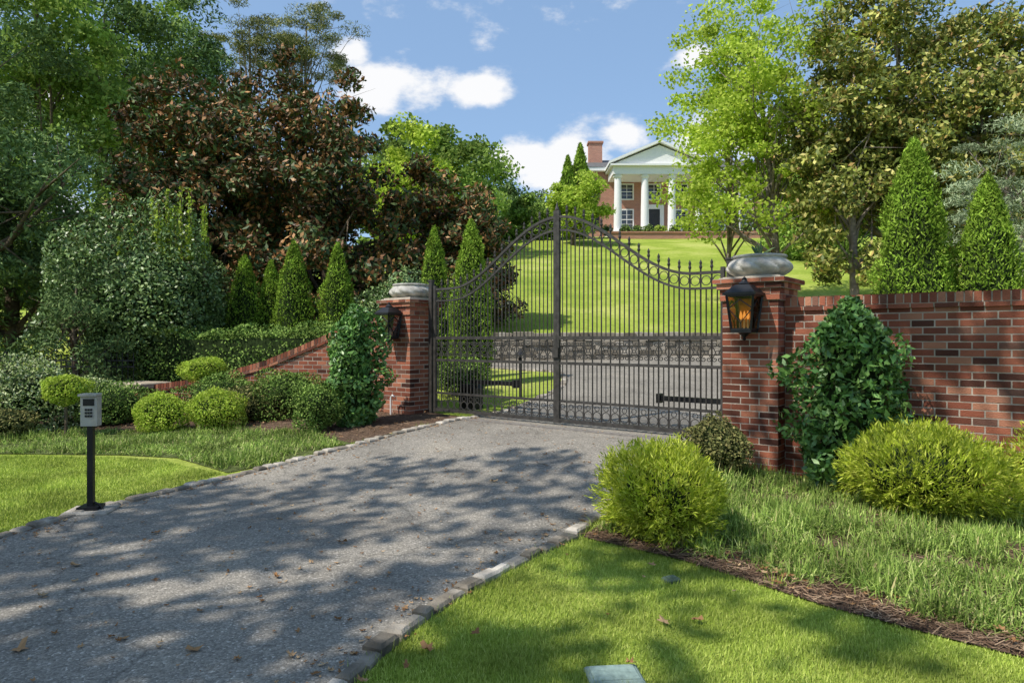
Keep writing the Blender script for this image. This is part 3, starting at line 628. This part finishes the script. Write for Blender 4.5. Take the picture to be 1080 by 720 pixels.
def hedge(e,path,w,h,k,L,Wd,mat,zb=None):
    P=np.array(path); seg=np.linalg.norm(np.diff(P,axis=0),axis=1); cum=np.concatenate([[0],np.cumsum(seg)]); s=RNG.uniform(0,cum[-1],k); x=np.interp(s,cum,P[:,0]); y=np.interp(s,cum,P[:,1])
    an=RNG.uniform(-.2,math.pi+.2,k); lump=1+.08*np.sin(s*3.1)+.06*np.sin(s*7.3+1)
    sh=np.abs(np.cos(an))**.5*np.sign(np.cos(an)); sv=np.abs(np.sin(an))**.5
    d=np.array(P[-1]-P[0]); d/=np.linalg.norm(d); q=np.array([-d[1],d[0]]); rr=lump*(1-.3*RNG.uniform(0,1,k)**2)
    X=x+q[0]*sh*w/2*rr; Yy=y+q[1]*sh*w/2*rr; low=RNG.uniform(0,1,k)
    Zb=hz(x,y); Z=Zb+h*np.where(np.abs(sh)>.85,low,1)*sv*rr*.5+h*.5*np.where(np.abs(sh)>.85,low,1)
    out=nrm(np.column_stack([q[0]*sh,q[1]*sh,sv])); leaves('foliage',np.column_stack([X,Yy,Z]),out,L,Wd,mat,e,.2,.3,.9)
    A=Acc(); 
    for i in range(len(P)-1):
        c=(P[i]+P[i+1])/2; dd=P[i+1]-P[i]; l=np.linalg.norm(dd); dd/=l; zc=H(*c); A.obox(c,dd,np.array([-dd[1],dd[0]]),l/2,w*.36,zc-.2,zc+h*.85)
    A.obj('dark_inner_core',M_core,e)  # dark filler boxes, painted as the hedge's inner shade
hedge(e,[(-8.0,15.6),(-5.5,14.9),(-3.5,13.8),(-2.6,13.0)],1.5,1.6,20000,.065,.032,M_box)
shrub('camellia_bush',WX(155,16.5),16.5,3.9,3.7,.095,.05,34000,M_cam,z=.35,amp=.35,lob=12,inner=.78,shell=.35)
A=Acc(); e=empty('upright_shoots')
C=[];
for i in range(26):
    u=random.choice([random.uniform(112,138),random.uniform(165,218),random.uniform(165,200)]); x=WX(u,16.3); y=16.3+random.uniform(-.4,.4); z0=3.4; h=random.uniform(.8,2.0)*(1 if u>150 else .9)
    A.tube([(x,y,z0-.6),(x+random.uniform(-.05,.05),y,z0+h-.3)],.01,4)
    m=110; zz=RNG.uniform(0,h-.25,m)+z0; r=RNG.uniform(0,.07,m); t=RNG.uniform(0,6.28,m); C.append(np.column_stack([x+r*np.cos(t),y+r*np.sin(t),zz]))
A.obj('stems',M_bark,e); C=np.vstack(C); leaves('foliage',C,rdir(len(C)),.10,.04,M_lime,e,0,1.0,.2)
def arb(u,vt,d,wpx,k=9000,vb=None,zb=None):
    x=WX(u,d); zb=H(x,d) if zb is None else zb; zt=WZ(vt,d); w=wpx/F*d
    shrub('arborvitae',x,d,w,zt-zb,.075,.024,k,M_arb,'cone',z=zb,amp=.3,lob=14,ax_out=.35,ax_up=.9,shell=.4,inner=.75,n_out=.9)
for a in ((258,270,17.5,42),(286,275,17.8,36),(310,255,17.0,46),(356,257,16.8,42),(458,240,15.5,42)): arb(*a,k=9000)
arb(497,233,14.2,52,k=13000)
arb(963,150,11.2,86,k=24000,zb=.1); arb(1042,187,11.0,86,k=19000,zb=.1); arb(1135,150,11.3,80,k=5000,zb=.1)
shrub('boxwood_shrub',WX(486,13.2),13.0,1.1,.7,.05,.025,3500,M_box)
shrub('boxwood_shrub',WX(425,16.5),16.5,2.0,2.6,.09,.045,7000,M_cam,z=.5)
# ---------------------------------------------------------------- stone retaining wall
e=empty('stone_retaining_wall'); A=Acc(); B=Acc(); B.obox((6.5,20.05),(1,0),(0,1),13.5,.14,.8,1.70)
z=.85; 
while z<1.70:
    hh=random.uniform(.09,.15); x=-7
    while x<20:
        l=random.uniform(.14,.4); A.cblock((x+l/2,20.0+random.uniform(-.03,.03)),(1,0),(0,1),l/2-.010,.19,z+.006,min(z+hh,1.74)+random.uniform(-.02,.02),.015); x+=l
    z+=hh
A.obj('stones',M_stonewall,e); B.obj('mortar_core',M_mortar,e)
# ---------------------------------------------------------------- trees
def tree(name,x,y,cz,rx,ry,rz,ncl,lpc,cr,L,Wd,mat,tr=.18,bark=M_bark,seed=0,flat=.7,fill=.45,limbs=14,z0=None,n_out=.7,ax_up=0.,trunk_to=None,lean=(0,0),bottom=-1.,droop=0.,spire=0.):
    e=empty(name); R=np.random.default_rng(seed+100); z0=H(x,y)-.1 if z0 is None else z0
    d=nrm(R.normal(size=(ncl*3,3))); d=d[d[:,2]>bottom][:ncl]; m=len(d)
    lob=np.ones(m); cc=nrm(R.normal(size=(7,3)))
    for i in range(7): lob+=.28*np.exp(6*(d@cc[i]-1))*R.uniform(.3,1)
    r=(R.uniform(0,1,m)**fill)*lob*.9; dr=d*r[:,None]
    if spire: dr[:,:2]*=(1-spire*np.clip(dr[:,2:3],-.6,1))
    ctr=np.array([x+lean[0],y+lean[1],cz]); CC=ctr+dr*np.array([rx,ry,rz])
    crs=cr*R.uniform(.55,1.25,m)
    k=m*lpc; w=np.repeat(np.arange(m),lpc)
    dd=rdir(k); rr=RNG.uniform(0,1,k)**.45
    off=dd*rr[:,None]*crs[w][:,None]*np.array([1,1,flat]); C=CC[w]+off
    if droop: C[:,2]-=droop*(np.linalg.norm(off[:,:2],axis=1)**2)
    out=nrm(dd*.6+nrm(C-ctr)*.6+np.array([0,0,.3]))
    leaves('crown',C,out,L,Wd,mat,e,0,ax_up,n_out)
    A=Acc(); tt=trunk_to if trunk_to is not None else cz+rz*.55; hgt=tt-z0; pts=[];rad=[]
    for i in range(9):
        f=i/8; pts.append((x+lean[0]*f**1.5+.12*math.sin(f*5+seed)*tr*3,y+lean[1]*f**1.5,z0+hgt*f)); rad.append(tr*(1.35 if i==0 else 1)*(1-f*.82))
    A.tube(pts,rad,9)
    o=np.argsort(R.uniform(size=m))[:limbs]
    for i in o:
        t=CC[i]; f=np.clip((t[2]-z0)/hgt-.22-R.uniform(0,.12),.22,.92); kx=f*8; i0=int(kx); q=kx-i0; b=Vector(pts[i0]).lerp(Vector(pts[min(i0+1,8)]),q)
        T=Vector(t); mid_=b.lerp(T,.5)+Vector((R.normal()*.15,R.normal()*.15,-.08*(T-b).length+.1)); r0=tr*(1-f*.8)*.55
        A.tube([b,b.lerp(mid_,.5)+Vector((0,0,.05)),mid_,mid_.lerp(T,.55),T],[r0,r0*.75,r0*.5,r0*.3,r0*.1],6)
        for j in range(3):
            s2=mid_.lerp(T,.2+.25*j); dv=Vector(R.normal(size=3))*cr*.9; A.tube([s2,s2+dv*.5,s2+dv],[r0*.3,r0*.18,r0*.05],4)
    A.obj('trunk_and_limbs',bark,e,True); return e
def tp(u,d): return WX(u,d),d
mg=dict(fill=.42,n_out=1.0,spire=.35)
x,y=tp(205,21); tree('magnolia_tree',x,y,5.2,3.1,2.6,4.7,180,240,.62,.19,.085,M_mag,.22,seed=1,z0=.3,**mg)
x,y=tp(345,20.5); tree('magnolia_tree',x,y,5.1,2.6,2.4,5.0,165,240,.6,.19,.085,M_mag,.22,seed=2,z0=.5,**mg)
x,y=tp(452,21.5); tree('magnolia_tree',x,y,3.9,2.2,2.0,3.3,100,240,.55,.19,.08,M_mag,.18,seed=3,z0=.5,**mg)
x,y=tp(500,22); tree('magnolia_tree',x,y,3.6,1.2,1.2,2.7,40,240,.5,.19,.08,M_mag,.14,seed=23,z0=.5,**mg)
x,y=tp(275,23); tree('magnolia_tree',x,y,5.6,3.0,2.4,5.2,100,220,.75,.20,.09,M_mag,.2,seed=4,z0=.5,**mg)
x,y=tp(130,22); tree('magnolia_tree',x,y,3.2,2.4,2.2,3.0,60,220,.65,.20,.09,M_mag,.2,seed=14,z0=.2,**mg)
x,y=tp(40,25); tree('deciduous_tree',x,y,9.5,4.0,3.5,7.8,150,190,1.0,.22,.12,M_dec,.3,seed=5,z0=.2)
x,y=tp(-60,17); tree('conifer_tree',x,y,6.5,3.2,3.0,6.2,110,210,.85,.16,.05,M_dark,.3,seed=6,z0=.1,flat=.5,droop=.3)
x,y=tp(10,19); tree('conifer_tree',x,y,4.6,2.4,2.2,4.2,110,230,.75,.16,.05,M_dark,.25,seed=7,z0=.1,flat=.5,droop=.4)
x,y=tp(110,32); tree('conifer_tree',x,y,12,4.6,3.5,9,160,190,1.2,.26,.08,M_dark,.35,seed=8,flat=.5,droop=.2,z0=1)
x,y=tp(205,40); tree('conifer_tree',x,y,14,3.6,3.6,9,130,180,1.1,.3,.09,M_dark,.35,seed=9,flat=.45,droop=.15,z0=2,spire=.5)
x,y=tp(150,38); tree('deciduous_tree',x,y,13,3.6,3.6,9,100,160,1.1,.3,.16,M_dec,.35,seed=19,z0=2)
x,y=tp(80,14.5); tree('conifer_tree',x,y,1.8,1.3,1.0,1.5,30,220,.5,.10,.03,M_dark,.1,seed=77,z0=.1)
x,y=tp(262,46); tree('pine_tree',x,y,20.6,3.4,3.0,3.4,36,240,.9,.30,.05,M_pine,.28,M_barkl,seed=10,flat=.35,fill=.4,limbs=26,z0=3,bottom=-.6)
x,y=tp(322,47); tree('pine_tree',x,y,21.0,3.4,3.0,3.6,48,240,.95,.30,.05,M_pine,.28,M_barkl,seed=21,flat=.4,fill=.4,limbs=26,z0=3,bottom=-.6)
x,y=tp(455,42); tree('deciduous_tree',x,y,9.7,4.2,3.5,5.5,110,200,1.1,.28,.17,M_dec,.3,seed=11,z0=3)
x,y=tp(435,38); tree('deciduous_tree',x,y,9.3,2.2,2.2,4.6,60,200,.9,.26,.16,M_maple,.25,seed=61,z0=3)
x,y=tp(500,50); tree('deciduous_tree',x,y,11,3.2,3.0,5.5,70,180,1.1,.3,.17,M_dec,.3,seed=12,z0=4)
x,y=tp(408,44); tree('deciduous_tree',x,y,10.5,3.0,3.0,5.5,60,180,1.1,.3,.17,M_dec,.3,seed=13,z0=3)
x,y=tp(540,62); tree('deciduous_tree',x,y,11.5,4.5,4,4.0,90,170,1.3,.36,.2,M_dark,.3,seed=15,z0=8)
x,y=tp(562,52); tree('deciduous_tree',x,y,10.3,3.2,3,2.6,60,170,1.0,.3,.18,M_dec,.25,seed=16,z0=7)
x,y=tp(605,47); tree('deciduous_tree',x,y,10.7,2.3,2.2,2.0,50,190,.8,.24,.14,M_lime,.15,seed=17)
def farb(u,vt,d,wpx,k=4500):
    x=WX(u,d); zb=H(x,d); zt=WZ(vt,d); w=wpx/F*d
    shrub('arborvitae',x,d,w,zt-zb,.30,.11,k,M_arb,'cone',z=zb,amp=.25,ax_out=.3,ax_up=1.0,shell=.3,inner=.8)
farb(599,165,52,22); farb(612,152,53,26)
x,y=tp(822,23); tree('maple_tree',x,y,8.6,2.9,2.6,5.2,135,130,.72,.14,.095,M_maple,.15,M_barkl,seed=30,fill=.5,limbs=46,flat=.5,lean=(-.9,0),bottom=-.8)
x,y=tp(768,25); tree('maple_tree',x,y,9.4,2.5,2.3,5.0,90,130,.72,.14,.095,M_maple,.10,M_barkl,seed=31,fill=.5,limbs=34,flat=.5,z0=2,bottom=-.8)
x,y=tp(950,22); tree('magnolia_tree',x,y,8.0,3.6,3.0,5.8,165,230,.78,.18,.085,M_magR,.26,M_barkl,seed=32,fill=.45,limbs=24,bottom=-.85,n_out=1.)
x,y=tp(900,21); tree('magnolia_tree',x,y,7.2,1.9,1.8,4.6,75,210,.68,.18,.085,M_magR,.16,M_barkl,seed=33,fill=.45,limbs=18,bottom=-.8,n_out=1.)
x,y=tp(1065,20); tree('magnolia_tree',x,y,7.6,2.8,2.6,5.2,100,210,.75,.18,.085,M_magR,.24,M_barkl,seed=34,fill=.45,limbs=18,n_out=1.)
x,y=tp(1105,15.0); tree('deodar_cedar_tree',x,y,4.3,2.1,1.8,3.2,90,300,.55,.12,.02,M_blue,.2,M_barkl,seed=35,flat=.3,droop=.5,z0=.3)
x,y=tp(1180,27); tree('deciduous_tree',x,y,7.0,4.6,3.0,6.4,70,150,1.1,.26,.15,M_dec,.3,seed=36)
x,y=tp(860,40); tree('deciduous_tree',x,y,9.5,3.6,3,4.5,80,170,1.1,.27,.16,M_dec,.25,seed=37)
k=24000; ang=RNG.uniform(-1.25,1.25,k); ridge=95+12*np.sin(ang*9)+RNG.normal(0,4,k); X=np.sin(ang)*ridge; Yy=np.cos(ang)*ridge*1.0
hh=(11+3.5*np.sin(ang*14)+3*np.sin(ang*31+1)+1.6*np.sin(ang*67))*np.where(np.abs(ang)>.3,1,.55); Z=hz(X,Yy)-2+hh*RNG.uniform(0,1,k)**.6
C=np.column_stack([X,Yy,Z]); out=nrm(np.column_stack([-X,-Yy,np.abs(X)*.4+20])); leaves('distant_trees',C,out,2.0,1.3,M_dark,None,0,0,.8)
# unseen trees added out of view to cast dappled shade on drive, bed, wall
tree('added_shade_tree',-9.3,.2,10.0,4.0,3.6,2.8,80,58,.72,.26,.17,M_dec,.3,seed=50,z0=0,limbs=26)
tree('added_shade_tree',-6.6,-3.4,10.5,3.6,3.2,2.4,60,55,.72,.26,.17,M_dec,.3,seed=51,z0=0,limbs=26)
tree('added_shade_tree',-3.6,-9.6,13.0,4.0,3.6,2.8,60,50,.75,.26,.17,M_dec,.3,seed=52,z0=0,limbs=22)
tree('added_shade_tree',3.6,-.5,10.0,3.0,2.2,1.8,30,38,.6,.24,.16,M_dec,.2,seed=53,z0=0,limbs=20,lean=(-4.4,4.2))  # crown pushed far over the drive so its shade reaches the wall
# ---------------------------------------------------------------- iron fence at left
e=empty('iron_fence'); A=Acc(); a=np.array([-15.,14.6]); b=np.array([-7.9,14.3]); Lf=np.linalg.norm(b-a); t=(b-a)/Lf; q=np.array([-t[1],t[0]]); m=int(Lf/.12)
for i in range(m+1):
    p=a+t*.12*i; z=H(*p); r=.03 if i%18==0 else .009; A.tube([(p[0],p[1],z),(p[0],p[1],z+(1.25 if r>.01 else 1.15))],r,4)
for zz in (.15,.95,1.08): A.obox((a+b)/2,t,q,Lf/2,.015,H(*((a+b)/2))+zz-.015,H(*((a+b)/2))+zz+.015)
A.obj('pickets_and_rails',M_black,e)
# ---------------------------------------------------------------- house
def brickmat():
    m,nt,o=newmat('house_brick'); L=nt.links; tc=N(nt,'ShaderNodeTexCoord'); sp=N(nt,'ShaderNodeSeparateXYZ'); L.new(tc.outputs['Object'],sp.inputs[0])
    ad=N(nt,'ShaderNodeMath',operation='ADD'); L.new(sp.outputs[0],ad.inputs[0]); L.new(sp.outputs[1],ad.inputs[1]); cb=N(nt,'ShaderNodeCombineXYZ'); L.new(ad.outputs[0],cb.inputs[0]); L.new(sp.outputs[2],cb.inputs[1])
    br=N(nt,'ShaderNodeTexBrick'); br.inputs['Scale'].default_value=1; br.inputs['Brick Width'].default_value=.22; br.inputs['Row Height'].default_value=.075; br.inputs['Mortar Size'].default_value=.008
    br.inputs['Color1'].default_value=(.46,.19,.12,1); br.inputs['Color2'].default_value=(.34,.125,.08,1); br.inputs['Mortar'].default_value=(.45,.37,.30,1); L.new(cb.outputs[0],br.inputs['Vector'])
    p=N(nt,'ShaderNodeBsdfPrincipled'); p.inputs['Roughness'].default_value=.9; L.new(br.outputs[0],p.inputs['Base Color']); L.new(p.outputs[0],o.inputs[0]); return m
M_hb=brickmat(); M_roof=mat_simple('slate_roof',(.12,.115,.11),.8,var=.3,scale=4); M_win=mat_simple('window_glass',(.03,.035,.04),.08,var=.1,spec=.8)
e=empty('brick_mansion'); X1=(1,0);Y1=(0,1)
hx0,hx1=5.0,25.0; fy=59.0; zb=10.1; A=Acc(); A.obox(((hx0+hx1)/2,fy+5),X1,Y1,(hx1-hx0)/2,5,zb-1,zb+5.9); 
A.obox((7.6,fy+3.5),X1,Y1,.6,.5,zb+5,WZ(151,62)); A.obox((7.6,fy+3.5),X1,Y1,.7,.6,WZ(151,62),WZ(149,62)); A.obox((23.8,fy+3.5),X1,Y1,.6,.5,zb+5,WZ(151,62)); A.obj('brick_walls',M_hb,e)
R=Acc(); ov=.5; zr=zb+6.15; cx=(hx0+hx1)/2
R.add([(hx0-ov,fy-ov,zr),(hx1+ov,fy-ov,zr),(hx1+ov,fy+10+ov,zr),(hx0-ov,fy+10+ov,zr),(hx0+3.5,fy+5,zr+2.0),(hx1-3.5,fy+5,zr+2.0)],[(0,1,5,4),(1,2,5),(2,3,4,5),(3,0,4),(3,2,1,0)])
R.obj('roof',M_roof,e)
T=Acc(); T.obox((cx,fy+5),X1,Y1,(hx1-hx0)/2+.45,5.45,zr-.3,zr-.01); 
px0,px1=8.3,15.9; py=fy-3.0; ztopc=zb+4.95
for i in range(4):
    x=px0+.45+(px1-px0-.9)*i/3
    T.lathe((x,py+.45,zb+.25),[(.42,0),(.42,.12),(.34,.18),(.33,1.5),(.28,ztopc-zb-.55),(.36,ztopc-zb-.45),(.40,ztopc-zb-.28)],20)
T.obox(((px0+px1)/2,fy-1.45),X1,Y1,(px1-px0)/2,1.50,ztopc,ztopc+.65); T.obox(((px0+px1)/2,fy-1.5),X1,Y1,(px1-px0)/2+.25,1.75,ztopc+.65,ztopc+.80)
pm=(px0+px1)/2; ap=ztopc+2.55
T.add([(px0-.1,py+.1,ztopc+.80),(px1+.1,py+.1,ztopc+.80),(pm,py+.1,ap-.15),(px0-.1,fy+3,ztopc+.80),(px1+.1,fy+3,ztopc+.80),(pm,fy+3,ap-.15)],[(0,1,2),(3,5,4)])
for sx,x in ((-1,px0-.35),(1,px1+.35)):
    T.hexa([(x,py-.25,ztopc+.81),(pm,py-.25,ap),(pm,fy+3,ap),(x,fy+3,ztopc+.81),(x,py-.25,ztopc+1.01),(pm,py-.25,ap+.22),(pm,fy+3,ap+.22),(x,fy+3,ztopc+1.01)])
T.obox((pm,fy-1.6),X1,Y1,(px1-px0)/2+.3,1.6,zb-.4,zb+.25)
wins=[(9.9,.9,2.5),(9.9,3.5,4.7),(14.6,.9,2.5),(14.6,3.5,4.7),(12.25,3.5,4.7),(6.4,.9,2.5),(6.4,3.5,4.7)]+[(xx,a_,b_) for xx in (17.8,20.2,22.6) for a_,b_ in ((.9,2.5),(3.5,4.7))]
Wn=Acc()
for x,a_,b_ in wins:
    T.obox((x,fy-.03),X1,Y1,.62,.06,zb+a_-.1,zb+b_+.12); Wn.obox((x,fy-.07),X1,Y1,.5,.035,zb+a_,zb+b_)
    T.obox((x,fy-.115),X1,Y1,.02,.01,zb+a_,zb+b_); T.obox((x,fy-.118),X1,Y1,.5,.01,zb+(a_+b_)/2-.03,zb+(a_+b_)/2+.03)
    for q in (.25,.75): T.obox((x,fy-.116),X1,Y1,.5,.008,zb+a_+(b_-a_)*q-.012,zb+a_+(b_-a_)*q+.012)
T.obox((12.25,fy-.05),X1,Y1,.85,.1,zb+.25,zb+3.0); 
T.obj('portico_and_trim',M_white,e); Wn.obj('windows',M_win,e)
D=Acc(); D.obox((12.25,fy-.13),X1,Y1,.5,.03,zb+.27,zb+2.6); D.obj('door',mat_simple('door_paint',(.03,.03,.03),.4),e)
Sh=Acc()
for x,a_,b_ in wins:
    if x>17 or x<7:
        for sx in (-.9,.9): Sh.obox((x+sx,fy-.03),X1,Y1,.22,.04,zb+a_-.05,zb+b_+.05)
Sh.obj('shutters',M_black,e)
e=empty('terrace_brick_wall'); A=Acc(); A.obox((15.5,53.4),X1,Y1,8.0,.18,9.0,WZ(246,53.4)); A.obj('brick_face',M_hb,e); A=Acc(); A.obox((15.5,53.4),X1,Y1,8.1,.26,WZ(246,53.4),WZ(244.5,53.4)); A.obj('coping',M_hb,e)
for u in (660,672,684,697,712,726,741,756,772,788,640): 
    x=WX(u,54.3); shrub('boxwood_globe',x,54.4,.95,.95,.12,.08,500,M_lime if u%2 else M_box,z=9.65)
# ---------------------------------------------------------------- light, sky, camera
sd=Vector((-.72,-.42,1.08)).normalized(); el=math.asin(sd.z); az=math.atan2(sd.x,sd.y)
sl=bpy.data.lights.new('sun','SUN'); sl.energy=5.0; sl.angle=math.radians(.55); sl.color=(1,.94,.85); so=bpy.data.objects.new('sun',sl); link(so); so.rotation_euler=(-sd).to_track_quat('-Z','Y').to_euler()
w=bpy.data.worlds.new('World'); SC.world=w; w.use_nodes=True; nt=w.node_tree; nt.nodes.clear(); L=nt.links
wo=nt.nodes.new('ShaderNodeOutputWorld'); sk=nt.nodes.new('ShaderNodeTexSky'); sk.sky_type='NISHITA'; sk.sun_disc=False; sk.sun_elevation=el; sk.sun_rotation=az; sk.air_density=1.0; sk.dust_density=.7; sk.ozone_density=2.0
b1=nt.nodes.new('ShaderNodeBackground'); b1.inputs[1].default_value=.15; L.new(sk.outputs[0],b1.inputs[0])
# flat light blue added over the whole sky to brighten it
bh=nt.nodes.new('ShaderNodeBackground'); bh.inputs[0].default_value=(.40,.64,1.0,1); bh.inputs[1].default_value=1.0
mh=nt.nodes.new('ShaderNodeMixShader'); mh.inputs[0].default_value=.42; L.new(b1.outputs[0],mh.inputs[1]); L.new(bh.outputs[0],mh.inputs[2])
tc=nt.nodes.new('ShaderNodeTexCoord')
mp=nt.nodes.new('ShaderNodeMapping'); mp.inputs['Scale'].default_value=(1,1,1.9); L.new(tc.outputs['Generated'],mp.inputs[0])
nz=nt.nodes.new('ShaderNodeTexNoise'); nz.inputs['Scale'].default_value=9; nz.inputs['Detail'].default_value=8; nz.inputs['Roughness'].default_value=.6; L.new(mp.outputs[0],nz.inputs['Vector'])
prev=None
for (u,v,r) in ((425,80,.075),(400,98,.045),(375,55,.035),(500,95,.045),(550,165,.065),(600,160,.055),(655,145,.035),(580,190,.055),(780,150,.08),(-200,120,.25),(1500,100,.3),(740,60,.03),(-900,260,.5),(2400,300,.5)):
    dv=Vector(((u-540)/F,1,(HV-v)/F)).normalized(); dv=Vector((dv.x,dv.y,dv.z*1.9))
    ds=nt.nodes.new('ShaderNodeVectorMath'); ds.operation='DISTANCE'; L.new(mp.outputs[0],ds.inputs[0]); ds.inputs[1].default_value=dv
    m1=nt.nodes.new('ShaderNodeMapRange'); m1.inputs[1].default_value=0; m1.inputs[2].default_value=r*1.5; m1.inputs[3].default_value=1; m1.inputs[4].default_value=0; L.new(ds.outputs['Value'],m1.inputs[0])
    if prev is None: prev=m1
    else:
        mm=nt.nodes.new('ShaderNodeMath'); mm.operation='MAXIMUM'; L.new(prev.outputs[0],mm.inputs[0]); L.new(m1.outputs[0],mm.inputs[1]); prev=mm
a1=nt.nodes.new('ShaderNodeMath'); a1.operation='MULTIPLY_ADD'; L.new(prev.outputs[0],a1.inputs[0]); a1.inputs[1].default_value=.42; L.new(nz.outputs['Fac'],a1.inputs[2])
m2=nt.nodes.new('ShaderNodeMapRange'); m2.interpolation_type='SMOOTHSTEP'; m2.inputs[1].default_value=.58; m2.inputs[2].default_value=.80; m2.inputs[3].default_value=.0; m2.inputs[4].default_value=.97; L.new(a1.outputs[0],m2.inputs[0])
b2=nt.nodes.new('ShaderNodeBackground'); b2.inputs[0].default_value=(.99,.99,1,1); b2.inputs[1].default_value=1.0
mx=nt.nodes.new('ShaderNodeMixShader'); L.new(m2.outputs[0],mx.inputs[0]); L.new(mh.outputs[0],mx.inputs[1]); L.new(b2.outputs[0],mx.inputs[2]); L.new(mx.outputs[0],wo.inputs[0])
cam=bpy.data.cameras.new('camera'); co=bpy.data.objects.new('camera',cam); link(co); co.location=(0,0,CH); co.rotation_euler=(math.radians(90),0,0); cam.lens=24; cam.sensor_width=36; cam.shift_y=-(360-HV)/1080; cam.clip_end=2000; cam.clip_start=.05
SC.camera=co
